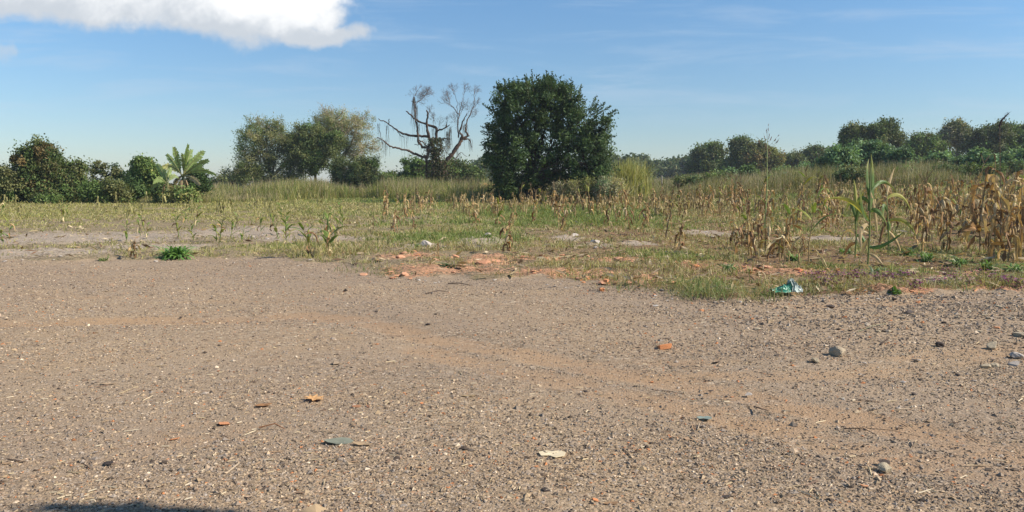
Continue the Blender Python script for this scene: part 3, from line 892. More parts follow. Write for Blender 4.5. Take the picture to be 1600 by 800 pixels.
    for (x, y0, y1, n) in [(165, 400, 520, 7), (180, 300, 480, 6), (283, 370, 520, 3), (305, 370, 450, 4), (320, 480, 560, 3), (345, 130, 300, 16), (360, 180, 330, 16), (372, 300, 430, 10),
                           (465, 320, 400, 8), (570, 320, 480, 22), (555, 350, 500, 22), (700, 390, 470, 10), (680, 300, 400, 7), (430, 560, 760, 8), (620, 460, 640, 4), (660, 300, 380, 10), (130, 300, 380, 4)]:
        for _ in range(n):
            p = Z(x + g.uniform(-9, 9), y0 + g.uniform(-10, 10), g.uniform(-.6, .6))
            strand(p, (y1 - y0) / 4 / F * Y * g.uniform(.6, 1.05), g.uniform(.015, .03))
    # tangle of dead creeper and ivy on the trunk
    for _ in range(170):
        p = Z(g.uniform(405, 560), g.uniform(380, 640), g.uniform(-.9, .9))
        q = p + np.array([g.normal() * .45, g.normal() * .3, g.uniform(-.9, .3)])
        moss.tube([p, (p + q) / 2 + g.normal(size=3) * .12, q], [.03, .028, .012], (0.14, 0.10, 0.075), 3)
    k = 2600
    xs = g.uniform(0, 1, k)
    px = np.where(xs < .6, g.normal(480, 26, k), g.normal(500, 60, k)); py = np.where(xs < .6, g.uniform(380, 720, k), g.uniform(520, 720, k))
    P = np.array([Z(a, b, g.uniform(-.9, .3)) for a, b in zip(px, py)])
    N = g.normal(size=P.shape) + [0, -.5, .3]; N /= np.linalg.norm(N, axis=1)[:, None]
    V, Q = leaf_quads(P, N, .24, .16, g)
    ivy.add(V, Q, None, pick([(0.09, 0.10, 0.035), (0.12, 0.10, 0.05), (0.06, 0.09, 0.03)], k, g, 4))
    root_ = empty('dead_tree', tuple(foot))
    tag(root_, 'bare dead tree with broken limbs hung with dry moss, standing left of the dark tree', 'tree')
    for nm, b, m_ in (('trunk', wood_, M_BARK), ('twigs', twig, M_BARK), ('hanging_moss', moss, M_BARK), ('ivy', ivy, M_LEAF)):
        for v in b.v: v -= foot
        obj(nm, b.me(nm, m_, nm == 'trunk'), root_)


dead_tree()

# ------------------------------------------------------------------ banana plants


def banana(label, px, Y, base_py, crown, tips, stem_r, dry, seed, sc_=1.0):
    g = np.random.default_rng(seed)
    foot = np.array(GY(px, Y))
    top = np.array(D(crown[0], crown[1], Y))
    r_ = empty('banana_plant', tuple(foot)); tag(r_, label, 'banana plant', 'banana plants at the back of the field')
    s = MB(); s.tube([foot - foot - [0, 0, .2], (top - foot) * .5, top - foot], [stem_r, stem_r * .85, stem_r * .6], (0.20, 0.19, 0.07), 8)
    obj('stem', s.me('stem', M_GREENLEAF, True), r_)
    for i, (tx, ty, kind) in enumerate(tips):
        tip = np.array(D(tx, ty, Y + g.uniform(-.9, .9))) - foot
        b = top - foot + g.normal(size=3) * .04
        ctrl = (b + tip) / 2 + np.array([0, 0, {'u': .25, 'd': .8, 'h': .5}[kind] * sc_])
        n = 14
        t_ = np.linspace(0, 1, n)[:, None]
        P = (1 - t_) ** 2 * b + 2 * t_ * (1 - t_) * ctrl + t_ ** 2 * tip
        d = tip - b; d /= np.linalg.norm(d)
        side = np.cross(d, [g.uniform(-.5, .5), 1, g.uniform(-.3, .3)]); side /= np.linalg.norm(side)
        W = g.uniform(.16, .27) * sc_ * np.clip(np.sin(np.pi * np.clip((t_[:, 0] - .12) / .88, 0, 1)) ** .5, .08, 1)
        colr = dict(g=(0.28, 0.36, 0.12), y=(0.52, 0.50, 0.20), b=(0.42, 0.32, 0.19))[g.choice(['g', 'g', 'y']) if kind != 'h' else 'b']
        m = MB()
        # torn blade: separate strips on each side of the midrib
        for k_ in range(1, n - 1):
            for sg in (-1, 1):
                for h_ in (0, .5):
                    w_ = W[k_] * g.uniform(.8, 1.1)
                    p0 = P[k_] * (1 - h_) + P[k_ + 1] * h_; p1 = P[k_] * (.42 - h_) + P[k_ + 1] * (.58 + h_)
                    drop = np.array([0, 0, -w_ * g.uniform(.1, .55)])
                    sw_ = side * sg * w_ + drop + (P[k_ + 1] - P[k_]) * .6
                    m.add([p0, p1, p1 + sw_, p0 + sw_ * 1.05], [[0, 1, 2, 3]], None, np.array(colr) * g.uniform(.7, 1.3))
        m.tube(P, np.linspace(.045, .012, n) * sc_, (0.30, 0.30, 0.12), 4)
        obj('leaf', m.me('leaf', M_GREENLEAF), r_)
    # dead leaves hanging round the stem
    m = MB()
    for i in range(dry):
        b = (top - foot) * g.uniform(.55, .98); a = g.uniform(0, 6.28)
        out_ = np.array([math.cos(a), math.sin(a), 0]); L = g.uniform(.6, 1.3) * sc_
        P = [b, b + out_ * .25 + [0, 0, .05], b + out_ * .38 + [0, 0, -.4 * L], b + out_ * .33 + [0, 0, -L]]
        m.ribbon(P, np.array([.04, .1, .13, .05]) * sc_, np.array([-math.sin(a), math.cos(a), 0]), np.array([0.36, 0.26, 0.15]) * g.uniform(.6, 1.15))
    if dry: obj('dead_leaves', m.me('dead_leaves', M_DRY), r_)


banana('taller banana plant with torn green leaves against the sky', 284, 57, 318, (286, 276),
       [(272, 230, 'u'), (294, 226, 'u'), (299, 234, 'u'), (318, 236, 'u'), (261, 241, 'u'), (337, 273, 'd'), (322, 266, 'd'), (250, 262, 'd'), (306, 246, 'u'), (312, 288, 'h'), (270, 292, 'h'), (285, 240, 'u'), (325, 250, 'u')],
       .15, 7, 3, 1.0)
banana('shorter banana plant with pale yellow leaves left of the taller one', 263, 55.5, 318, (262, 288),
       [(246, 256, 'u'), (256, 264, 'u'), (240, 284, 'd'), (266, 262, 'u'), (278, 276, 'd'), (236, 296, 'd'), (272, 300, 'h')], .1, 4, 4, .8)

# ------------------------------------------------------------------ maize
DRYC = [(0.48, 0.33, 0.16), (0.42, 0.29, 0.13), (0.64, 0.50, 0.29), (0.50, 0.33, 0.15), (0.28, 0.16, 0.08), (0.16, 0.095, 0.05), (0.22, 0.13, 0.065), (0.34, 0.20, 0.09)]
GRC = [(0.12, 0.19, 0.045), (0.16, 0.22, 0.05), (0.26, 0.27, 0.06)]


def maize_leaf(g, z, az, L, W, el, dry, col):
    """one blade from height z, azimuth az; returns MB"""
    n = 10
    P = [np.array([0, 0, z])]
    e_ = el; a = az
    brk = g.integers(2, 5)
    for i in range(1, n):
        if dry:
            if i == brk: e_ -= g.uniform(.5, 1.6)
            e_ -= g.uniform(0.0, .34); a += g.normal() * .34
            e_ = max(e_, -1.5)
        else:
            e_ -= 0.03 + .30 * (i / n) * g.uniform(.6, 1.2); a += g.normal() * .04
        P.append(P[-1] + L / (n - 1) * np.array([math.cos(a) * math.cos(e_), math.sin(a) * math.cos(e_), math.sin(e_)]))
    P = np.array(P)
    t_ = np.linspace(0, 1, n)
    prof = np.clip(np.minimum(.55 + t_ * 2, 1.05 - t_ ** 3), .06, 1)
    prof[-1] = .05
    if dry: prof *= g.uniform(.35, 1.0, n)
    s0 = np.array([-math.sin(a), math.cos(a), 0])
    tn = np.gradient(P, axis=0); tn /= np.linalg.norm(tn, axis=1)[:, None]
    tw = np.cumsum(g.normal(size=n) * (.5 if dry else .08))
    side = []
    for k in range(n):
        s_ = s0 - np.dot(s0, tn[k]) * tn[k]; s_ /= np.linalg.norm(s_) + 1e-9
        u = np.cross(tn[k], s_)
        side.append(s_ * math.cos(tw[k]) + u * math.sin(tw[k]))
    b = MB()
    cc = np.array([np.array(col) * g.uniform(.8, 1.2) for _ in range(n)])
    if not dry: cc[-3:] = cc[-3:] * .4 + np.array([0.34, 0.28, 0.09]) * .6
    b.ribbon(P, W * prof, np.array(side), cc, g.uniform(.3, 1.0) if dry else .3)
    return b


def maize(seed, h, nl, dry=1.0, lean=0.08, ear=1, tassel=True, LL=.6, W=.035, stalk_col=None, droop=False, thick=.013, onlyside=None):
    """parts as (name, MB, material)"""
    g = np.random.default_rng(seed)
    parts = []
    n = 7
    la = g.uniform(0, 6.28)
    zs = np.linspace(-.04, h, n)
    P = np.stack([math.cos(la) * lean * (zs / h) ** 2 * h + g.normal(size=n) * .008, math.sin(la) * lean * (zs / h) ** 2 * h, zs], 1)
    s = MB(); sc1 = stalk_col or ((0.33, 0.24, 0.12) if dry > .5 else (0.17, 0.22, 0.07))
    s.tube(P, np.linspace(thick, thick * .5, n), sc1, 6)
    parts.append(('stalk', s, M_DRY))
    for i in range(nl):
        z = h * (0.12 + .85 * (i + g.uniform(0, .6)) / nl)
        isd = g.uniform() < dry
        az = la + i * 2.4 + g.normal() * .35 if onlyside is None else onlyside + math.pi * (i % 2) + g.normal() * .4
        L = LL * g.uniform(.65, 1.2) * (1 - .25 * z / h)
        col = DRYC[g.integers(0, len(DRYC))] if isd else GRC[g.integers(0, len(GRC))]
        b = maize_leaf(g, 0, az, L, W * g.uniform(.7, 1.2), (g.uniform(-.1, .9) if isd else g.uniform(.8, 1.25)), isd, col)
        off = np.array([np.interp(z, zs, P[:, 0]), np.interp(z, zs, P[:, 1]), z])
        for v in b.v:
            v += off; v[:, 2] = np.maximum(v[:, 2], .01)
        parts.append(('leaf', b, M_DRY if isd else M_GREENLEAF))
    for i in range(ear):
        z = h * g.uniform(.45, .6); a = g.uniform(0, 6.28)
        o = np.array([np.interp(z, zs, P[:, 0]), np.interp(z, zs, P[:, 1]), z]); d = np.array([math.cos(a) * .5, math.sin(a) * .5, g.choice([-.9, .8])])
        b = MB(); b.tube([o, o + d * .05, o + d * .11, o + d * .17, o + d * .21], [.012, .032, .036, .022, .006], (0.44, 0.34, 0.20), 7)
        parts.append(('ear', b, M_DRY))
    if tassel:
        b = MB(); o = P[-1]
        for i in range(g.integers(3, 7)):
            a = g.uniform(0, 6.28); k = g.uniform(.1, .7)
            d = np.array([math.cos(a) * k, math.sin(a) * k, 1.0]) * g.uniform(.12, .24)
            b.tube([o, o + d * .6, o + d + [0, 0, -.05 * k]], [.006, .006, .003], (0.24, 0.17, 0.10), 3)
        parts.append(('tassel', b, M_DRY))
    return parts


def build_parts(name, parts, joined=False):
    if joined:
        m = MB()
        for _, b, _m in parts:
            for v, c in zip(b.v, b.c): pass
            off = m.n
            m.v += b.v; m.c += b.c
            m.q += [q + off for q in b.q]; m.t += [q + off for q in b.t]; m.n += b.n
        return [(name, m.me(name, M_DRY))]
    return [(nm, b.me(nm, mt)) for nm, b, mt in parts]


def place(name, meshes, loc, rz, s, label, cat, group=None, tilt=(0, 0)):
    if len(meshes) == 1:
        r_ = obj(name, meshes[0][1])
    else:
        r_ = empty(name)
        for nm, me in meshes: obj(nm, me, r_)
    r_.location = loc; r_.rotation_euler = (tilt[0], tilt[1], rz); r_.scale = (s, s, s)
    return tag(r_, label, cat, group)


GM = 'maize plants left standing in the field'
heroes = [
    # px, base py, h, parts kwargs, label, rz, tilt
    (1553, 402, 1.9, dict(seed=103, nl=17, dry=1, lean=.04, ear=2, tassel=True, LL=.6, W=.05), 'tall tan maize plant with bleached hanging husks near the right frame edge', 0, (0, 0)),
    (1592, 404, 1.75, dict(seed=104, nl=17, dry=1, lean=.1, ear=2, tassel=False, LL=.75, W=.055), 'broad leaved brown maize plant cut by the right frame edge', 2.1, (0, 0)),
    (1575, 410, 1.2, dict(seed=105, nl=16, dry=1, lean=.2, ear=1, tassel=False, LL=.85, W=.055), 'low collapsed brown maize plant between the two tall ones at the right edge', 1.0, (0, .1)),
    (1170, 402, 1.2, dict(seed=106, nl=8, dry=1, lean=.12, ear=0, tassel=False, LL=.7, W=.05), 'tan maize plant with one broad bleached folded leaf left of the seeding stalk', 0, (0, -.12)),
    (1226, 410, 1.1, dict(seed=107, nl=9, dry=.9, lean=.25, ear=0, tassel=False, LL=.85, W=.045), 'dark brown bent maize plant right of the seeding stalk', 2.5, (0, .1)),
    (1262, 418, 1.3, dict(seed=108, nl=7, dry=.8, lean=.1, ear=0, tassel=True, LL=.8, W=.035), 'thin straight maize stalk with yellow leaves bent down to the right', .3, (0, 0)),
    (1196, 404, .9, dict(seed=109, nl=7, dry=1, lean=.2, ear=0, tassel=False, LL=.7, W=.05), 'low dark maize plant at the foot of the seeding stalk', .9, (0, 0)),
    (1062, 390, .62, dict(seed=110, nl=8, dry=1, lean=.1, ear=0, tassel=False, LL=.5, W=.05), 'short dark brown maize stump with drooping leaves in the bare patch', 0, (0, 0)),
    (1006, 366, .98, dict(seed=111, nl=9, dry=1, lean=.06, ear=1, tassel=False, LL=.5, W=.045), 'narrow brown maize plant left of the short dark stump', 0, (0, .05)),
    (1040, 372, .95, dict(seed=112, nl=2, dry=1, lean=.12, ear=0, tassel=False, LL=.25, W=.03, stalk_col=(0.10, 0.07, 0.05), thick=.02), 'dark leaning bare maize stalk with no leaves', 0, (0, .12)),
    (793, 394, .68, dict(seed=113, nl=9, dry=1, lean=.05, ear=1, tassel=False, LL=.42, W=.05, stalk_col=(0.36, 0.18, 0.09)), 'short orange brown maize plant by the red soil heap', 0, (0, 0)),
    (487, 400, .62, dict(seed=114, nl=9, dry=.75, lean=.2, ear=0, tassel=False, LL=.55, W=.04), 'low tangled maize plant at the gravel edge, left one of two side by side', 0, (0, -.2)),
    (512, 401, .55, dict(seed=115, nl=8, dry=.8, lean=.15, ear=0, tassel=False, LL=.5, W=.045), 'low tangled maize plant at the gravel edge, right one of two side by side', 1, (0, .15)),
    (616, 363, .62, dict(seed=116, nl=7, dry=1, lean=.05, ear=1, tassel=False, LL=.4, W=.045, stalk_col=(0.36, 0.18, 0.09)), 'small rust brown maize plant alone on the left centre field', 0, (0, 0)),
    (970, 330, 1.15, dict(seed=117, nl=8, dry=1, lean=.05, ear=1, tassel=False, LL=.5, W=.05), 'dry maize plant alone right of the dark tree', 0, (0, 0)),
    (210, 403, .38, dict(seed=118, nl=6, dry=1, lean=.1, ear=1, tassel=False, LL=.3, W=.04), 'tiny pale dry maize plant left of the bright green weed', 0, (0, 0)),
    (1290, 366, .72, dict(seed=119, nl=6, dry=1, lean=.05, ear=0, tassel=False, LL=.4, W=.05, stalk_col=(0.25, 0.09, 0.06)), 'short reddish brown maize plant in the gap left of the green one', 0, (0, 0)),
    (1478, 396, 1.05, dict(seed=120, nl=8, dry=1, lean=.35, ear=1, tassel=False, LL=.7, W=.05), 'leaning brown maize plant left of the collapsed one', 2.9, (0, -.15)),
    (685, 399, .3, dict(seed=121, nl=5, dry=.7, lean=.1, ear=0, tassel=False, LL=.25, W=.03), 'tiny dry maize plant behind the left red soil patch', 0, (0, 0)),
    (583, 360, .45, dict(seed=122, nl=3, dry=1, lean=.1, ear=0, tassel=False, LL=.3, W=.035, stalk_col=(0.14, 0.08, 0.06)), 'short dark maize stub left of the rust brown plant', 0, (0, 0)),
    (1440, 398, 1.5, dict(seed=123, nl=11, dry=.95, lean=.1, ear=1, tassel=True, LL=.6, W=.045), 'brown maize plant with many hanging leaves behind the half green one', 0, (0, 0)),
]
hero_xy = []
for px, py, h, kw, lab, rz, tl in heroes:
    x, y, z = G(px, py)
    hero_xy.append((x, y))
    place('maize_plant', build_parts('maize_plant', maize(h=h, **kw)), (x, y, z), rz, 1, lab, 'maize plant', GM, tl)



def maize_px(label, base, top, leaves, name='maize_plant'):
    x, y, z = G(*base); o = np.array([x, y, z]); gg = np.random.default_rng(base[0])
    T3 = np.array(D(top[0], top[1], y)) - o
    r_ = tag(empty(name, (x, y, z)), label, 'maize plant', GM)
    s = MB(); s.tube([[0, 0, -.04], T3 * .35 + [.015, 0, 0], T3 * .7, T3], [.017, .015, .012, .006], (0.24, 0.27, 0.10), 7)
    obj('stalk', s.me('stalk', M_GREENLEAF, True), r_)
    for (a, b, c, dy, W, col) in leaves:
        p0 = np.array(D(a[0], a[1], y)) - o; p1 = np.array(D(b[0], b[1], y + dy * .5)) - o; p2 = np.array(D(c[0], c[1], y + dy)) - o
        t_ = np.linspace(0, 1, 12)[:, None]
        P = (1 - t_) ** 2 * p0 + 2 * t_ * (1 - t_) * p1 + t_ ** 2 * p2
        P[:, 2] = np.maximum(P[:, 2], .02)
        prof = W * np.clip(np.minimum(.5 + t_[:, 0] * 2, 1.05 - t_[:, 0] ** 3), .06, 1)
        tn = np.gradient(P, axis=0); tn /= np.linalg.norm(tn, axis=1)[:, None]
        ref = np.array([gg.normal() * .3, 1.0, gg.normal() * .3])
        sd = np.cross(tn, ref); sd /= np.linalg.norm(sd, axis=1)[:, None] + 1e-9
        base_c = {'g': (0.13, 0.20, 0.055), 'y': (0.40, 0.38, 0.09), 'd': (0.07, 0.13, 0.045), 't': (0.50, 0.37, 0.2), 'b': (0.26, 0.15, 0.08)}[col]
        cc = np.array([np.array(base_c) * gg.uniform(.85, 1.15) for _ in range(12)])
        if col == 'g': cc[-4:] = cc[-4:] * .5 + np.array([0.40, 0.36, 0.10]) * .5
        m = MB(); m.ribbon(P, prof, sd, cc, .35)
        obj('leaf', m.me('leaf', M_DRY if col in 'tb' else M_GREENLEAF), r_)
    return x, y


hero_xy.append(maize_px('tall maize plant still green with arching yellow green leaves', (1356, 414), (1361, 262), [
    ((1358, 330), (1366, 290), (1361, 240), .1, .05, 'g'), ((1358, 345), (1345, 330), (1345, 296), -.2, .045, 'g'), ((1360, 320), (1352, 270), (1358, 248), .3, .03, 'g'),
    ((1360, 300), (1378, 268), (1400, 300), .3, .035, 'g'), ((1358, 345), (1330, 300), (1290, 312), -.3, .042, 'y'), ((1358, 384), (1372, 395), (1413, 362), -.25, .035, 'd'),
    ((1359, 330), (1372, 320), (1386, 352), -.2, .045, 'g'), ((1358, 350), (1340, 352), (1346, 390), -.2, .04, 't'), ((1357, 372), (1350, 385), (1341, 412), .15, .035, 't'),
    ((1359, 318), (1340, 296), (1338, 330), .2, .035, 'g'), ((1357, 396), (1372, 398), (1382, 420), -.2, .03, 't'), ((1360, 300), (1368, 330), (1372, 372), .2, .035, 't')]))
hero_xy.append(maize_px('half green maize plant with yellow leaves bending over, right beside the green one', (1388, 396), (1386, 300), [
    ((1386, 310), (1410, 290), (1424, 332), .2, .042, 'y'), ((1387, 345), (1420, 335), (1432, 372), -.2, .04, 'y'), ((1386, 330), (1379, 305), (1380, 355), -.2, .045, 'g'),
    ((1387, 350), (1392, 340), (1388, 392), .1, .05, 'g'), ((1387, 320), (1372, 300), (1366, 340), .2, .04, 't'), ((1387, 360), (1402, 372), (1408, 396), .2, .04, 't'),
    ((1386, 305), (1390, 280), (1398, 262), .2, .03, 't'), ((1387, 340), (1378, 360), (1372, 392), .1, .04, 'b')]))

hero_xy.append(maize_px('shorter maize plant with green and tan leaves just left of the tall green one', (1336, 404), (1338, 318), [
    ((1337, 340), (1330, 300), (1322, 330), .2, .042, 'g'), ((1337, 350), (1345, 310), (1350, 300), -.2, .04, 'g'), ((1338, 330), (1338, 300), (1334, 280), .1, .035, 'y'),
    ((1337, 365), (1320, 350), (1312, 385), .2, .04, 't'), ((1337, 370), (1350, 360), (1356, 398), -.1, .04, 'g'), ((1337, 380), (1325, 380), (1318, 404), .2, .04, 'b')]))

near_t = [build_parts('maize_plant', maize(200 + i, 1.0 + .12 * (i % 5), 11 + i % 4, dry=1 if i % 4 else .8, lean=.05 + .05 * (i % 4), ear=1 + i % 2, tassel=i % 2 == 0, LL=.55, W=.044)) for i in range(9)]
big_t = [build_parts('maize_plant', maize(250 + i, 1.2, 12 + i % 3, dry=1 if i % 3 else .85, lean=.06 + .07 * (i % 4), ear=1 + i % 2, tassel=i % 3 == 0, LL=.7, W=.062, thick=.017)) for i in range(6)]
far_t = [build_parts('maize_plant', maize(300 + i, 1.0, 9, dry=.95, lean=.08, ear=1, LL=.45, W=.05, thick=.02), True) for i in range(7)]
grn_t = [build_parts('maize_plant', maize(400 + i, .5, 6, dry=.25, lean=.06, ear=0, tassel=False, LL=.36, W=.028, thick=.01)) for i in range(5)]
grn_far = [build_parts('maize_plant', maize(450 + i, .5, 6, dry=.35, lean=.06, ear=0, tassel=False, LL=.36, W=.035, thick=.012), True) for i in range(4)]

g = np.random.default_rng(55)
spots = []


def ok_spot(x, y, d):
    return all((x - a) ** 2 + (y - b) ** 2 > d * d for a, b in spots + hero_xy)


STAND = []


def stand(n, fpx, fpy, hmin, hmax, lab_near, lab_far, tn, tf, ysplit, mind=.45):
    c = 0; tries = 0
    while c < n and tries < n * 40:
        tries += 1
        px = fpx(); py = fpy(px)
        x, y, z = G(px, py)
        if y > 75 or not ok_spot(x, y, mind): continue
        spots.append((x, y)); c += 1
        near = y < ysplit
        tt = tn if near else tf
        me = tt[g.integers(0, len(tt))]
        ref = 1.2 if tt in (near_t, big_t) else 1.0 if tt is far_t else .5
        s = g.uniform(hmin, hmax) / ref
        o_ = place('maize_plant', me, (x, y, z), g.uniform(0, 6.28), s, lab_near if near else lab_far, 'maize plant', GM, (g.normal() * .13, g.normal() * .13))
        STAND.append((o_, px, y, s * ref))


stand(104, lambda: 1090 + 600 * g.uniform() ** .8, lambda px: g.uniform(321, 352) if g.uniform() < (.86 if px < 1380 else .55) else g.uniform(345, 384 if px > 1380 else 364), .9, 1.75,
      'dry brown maize plant in the crowded stand at the right of the field', 'faded maize plant at the back of the crowded right stand', near_t, far_t, 36)
stand(12, lambda: g.uniform(1520, 1700), lambda px: g.uniform(350, 403), 1.25, 1.95,
      'broad leaved brown maize plant', 'broad leaved brown maize plant', big_t, big_t, 36, .38)
stand(8, lambda: g.uniform(1145, 1275), lambda px: g.uniform(380, 404), .5, .95,
      'broad leaved brown maize plant', 'broad leaved brown maize plant', big_t, big_t, 36, .4)
stand(66, lambda: g.uniform(600, 1110), lambda px: g.uniform(316, 338) if g.uniform() < .7 else g.uniform(335, 362), .75, 1.35,
      'short dry maize plant in the sparse rows before the dark tree', 'small straw coloured maize plant in the far rows around the dark tree', near_t, far_t, 33, .6)
stand(36, lambda: g.uniform(-40, 560), lambda px: g.uniform(333, 384), .4, .7,
      'small yellow green maize plant on the bare left field', 'faint yellow green maize plant far back on the left field', grn_t, grn_far, 30, .5)

LM = [(-200, 'the left frame edge', 'right of'), (60, 'the rusty topped tree', 'right of'), (163, 'the slender sapling', 'right of'), (285, 'the taller banana plant', 'right of'), (425, 'the broad feathery tree', 'right of'),
      (528, 'the leaning trunk', 'right of'), (616, 'the lone rust brown maize', 'right of'), (686, 'the dead tree trunk', 'right of'), (793, 'the orange brown maize', 'right of'), (850, 'the dark tree', 'right of'), (910, 'the weed bushes', 'right of'), (970, 'the lone dry maize', 'right of'),
      (1033, 'the thin grey post', 'right of'), (1106, 'the round far tree', 'right of'), (1196, 'the seeding stalk', 'right of'), (1290, 'the short reddish maize', 'right of'), (1356, 'the tall green maize', 'right of'), (1442, 'the dark domed tree', 'right of'), (1492, 'the tall thin grey tree', 'right of'), (1553, 'the bleached husk maize', 'right of'), (1610, 'the right frame edge', 'beyond')]
ORD = 'first second third fourth fifth sixth seventh eighth ninth tenth eleventh twelfth thirteenth fourteenth fifteenth sixteenth seventeenth eighteenth nineteenth twentieth'.split()
cells = {}
for o_, px, y, h_ in STAND:
    k = max(i for i, l in enumerate(LM) if px >= l[0] or i == 0)
    cells.setdefault((k, 0 if y < 24 else 1 if y < 32 else 2 if y < 42 else 3), []).append((px, o_, h_))
for (k, r_), lst in cells.items():
    lst.sort(key=lambda q: q[0])
    row = ['front', 'second', 'third', 'farthest'][r_]
    for i, (px, o_, h_) in enumerate(lst):
        kind = 'broad leaved brown' if o_['label'].startswith('broad') else 'yellow green' if px < 600 else 'dry brown' if px > 1090 else 'dry straw'
        o_['label'] = '%s maize plant, %s one %s %s, %s rows' % (kind, ORD[min(i, 19)], LM[k][2], LM[k][1], row)

# further small dry plants nobody counts
m = MB()
for i in range(420):
    px = g.uniform(-60, 1660) if g.uniform() < .35 else g.uniform(640, 1660); y = g.uniform(34, 62)
    x, y, z = GY(px, y)
    h = g.uniform(.4, .9) * (1.3 if px > 1050 else 1)
    col = np.array([0.36, 0.27, 0.13]) if px > 620 else np.array([0.30, 0.27, 0.11])
    for k in range(5):
        a = g.uniform(0, 6.28); zz = z + h * g.uniform(.2, 1); L = g.uniform(.15, .4)
        d = np.array([math.cos(a), math.sin(a), 0])
        P = [[x, y, zz], np.array([x, y, zz]) + d * L * .5 + [0, 0, .08], np.array([x, y, zz]) + d * L * .8 + [0, 0, -L * .6]]
        m.ribbon(P, [.02, .04, .02], [-math.sin(a), math.cos(a), 0], col * g.uniform(.5, 1.3))
    m.tube([[x, y, z], [x, y, z + h]], [.018, .01], col * .8, 3)
tag(obj('maize_stubble', m.me('maize_stubble', M_DRY)), 'thin dry maize stubble scattered over the far field', 'stubble', None, 'stuff')

# ------------------------------------------------------------------ the tall seeding stalk and the dark feather head
g = np.random.default_rng(9)
x, y, z = G(1196, 400)
r_ = tag(empty('seeding_grass', (x, y, z)), 'very tall thin green grass stalk with an airy seed head against the sky', 'grass stalk')
top = np.array(D(1199, 222, y)) - [x, y, z]
s = MB(); s.tube([[0, 0, -.02], top * .3 + [-.02, 0, 0], top * .6 + [.01, 0, 0], top * .85, top], [.014, .013, .011, .009, .006], (0.34, 0.40, 0.17), 6)
obj('stalk', s.me('stalk', M_GREENLEAF, True), r_)
for (f_, a, L) in [(.18, 2.8, .45), (.3, .2, .5), (.45, 3.3, .45), (.6, 3.0, .42), (.72, .1, .35)]:
    b = maize_leaf(g, 0, a, L, .012, 1.1, False, (0.15, 0.22, 0.06))
    for v in b.v: v += top * f_
    obj('leaf', b.me('leaf', M_GREENLEAF), r_)
hd = MB()
for i in range(16):
    o = top * (1 - .012 * i); d = np.array([g.normal() * .16, g.normal() * .16, g.uniform(.06, .3)])
    if i < 3: d = np.array([g.normal() * .05, 0, .38 - .08 * i])
    hd.tube([o, o + d * .6, o + d], [.0022, .002, .0015], (0.25, 0.2, 0.14), 3)
    for k in range(4):
        q = o + d * g.uniform(.6, 1.02)
        hd.tube([q, q + [0, 0, -.015], q + [g.normal() * .01, 0, -.035]], [.003, .007, .002], (0.22, 0.13, 0.10), 4)
obj('seed_head', hd.me('seed_head', M_DRY), r_)

x, y, z = G(1564, 388)
r_ = tag(empty('seeding_grass', (x, y, z)), 'thin dark stalk with a curved feathery plume above the maize at the right', 'grass stalk')
P0 = np.array([x, y, z])
top = np.array(D(1562, 196, y)) - P0
s = MB(); s.tube([[0, 0, -.02], top * .5, top * .8, top], [.012, .01, .008, .006], (0.16, 0.12, 0.08), 6)
obj('stalk', s.me('stalk', M_DRY, True), r_)
hd = MB(); tip = np.array(D(1577, 176, y)) - P0
P = [top + [-.01, 0, -.08], top, top * .6 + tip * .4 + [-.03, 0, .02], tip]
hd.tube(P, [.006, .02, .022, .006], (0.09, 0.06, 0.06), 6)
for i in range(60):
    t_ = g.uniform(); q = top * (1 - t_) + tip * t_ + [-.02 * math.sin(3.1 * t_), 0, 0]
    hd.tube([q, q + [g.normal() * .03, g.normal() * .03, g.uniform(.0, .05)]], [.004, .001], (0.10, 0.07, 0.07), 3)
obj('plume', hd.me('plume', M_DRY), r_)

# ------------------------------------------------------------------ grass


def blades(P, h, wd, cols, g, lean=.5, seg=2):
    """P n x 3 foot positions; each a bent blade of two quads"""
    n = len(P)
    a = g.uniform(0, 2 * math.pi, n); k = np.abs(g.normal(size=n)) * lean
    d = np.stack([np.cos(a), np.sin(a), np.zeros(n)], 1)
    b = g.uniform(0, 2 * math.pi, n); sd = np.stack([np.cos(b), np.sin(b) * .6, np.zeros(n)], 1)
    z = np.array([0, 0, 1.0])
    mid = P + (d * (k * .35)[:, None] + z * .6) * h[:, None]
    tip = P + (d * k[:, None] + z * np.clip(1.0 - .25 * k, .3, 1)[:, None]) * h[:, None]
    wv = sd * (wd / 2)[:, None]
    V = np.stack([P - wv, P + wv, mid + wv * .8, mid - wv * .8, tip + wv * .12, tip - wv * .12], 1).reshape(-1, 3)
    i = np.arange(n)[:, None] * 6
    Q = np.concatenate([i + [0, 1, 2, 3], i + [3, 2, 4, 5]])
    return V, Q, np.repeat(cols, 6, axis=0)


GREENS = np.array([(0.12, 0.19, 0.045), (0.17, 0.25, 0.06), (0.10, 0.15, 0.04)])
YEL = np.array([(0.36, 0.34, 0.10), (0.29, 0.29, 0.085), (0.42, 0.37, 0.14)])
STRAW = np.array([(0.48, 0.38, 0.22), (0.40, 0.31, 0.18), (0.54, 0.45, 0.28)])
BROWN = np.array([(0.30, 0.19, 0.11), (0.22, 0.15, 0.09), (0.34, 0.22, 0.13)])


def grass_cols(n, pg, py_, ps, g):
    """probabilities per blade of green, yellow green, straw; rest brown"""
    u = g.uniform(0, 1, n); k = g.integers(0, 3, n)
    c = np.where((u < pg)[:, None], GREENS[k], np.where((u < pg + py_)[:, None], YEL[k], np.where((u < pg + py_ + ps)[:, None], STRAW[k], BROWN[k])))
    return c * .7 * g.uniform(.82, 1.18, n)[:, None] + .3 * c.mean(0)


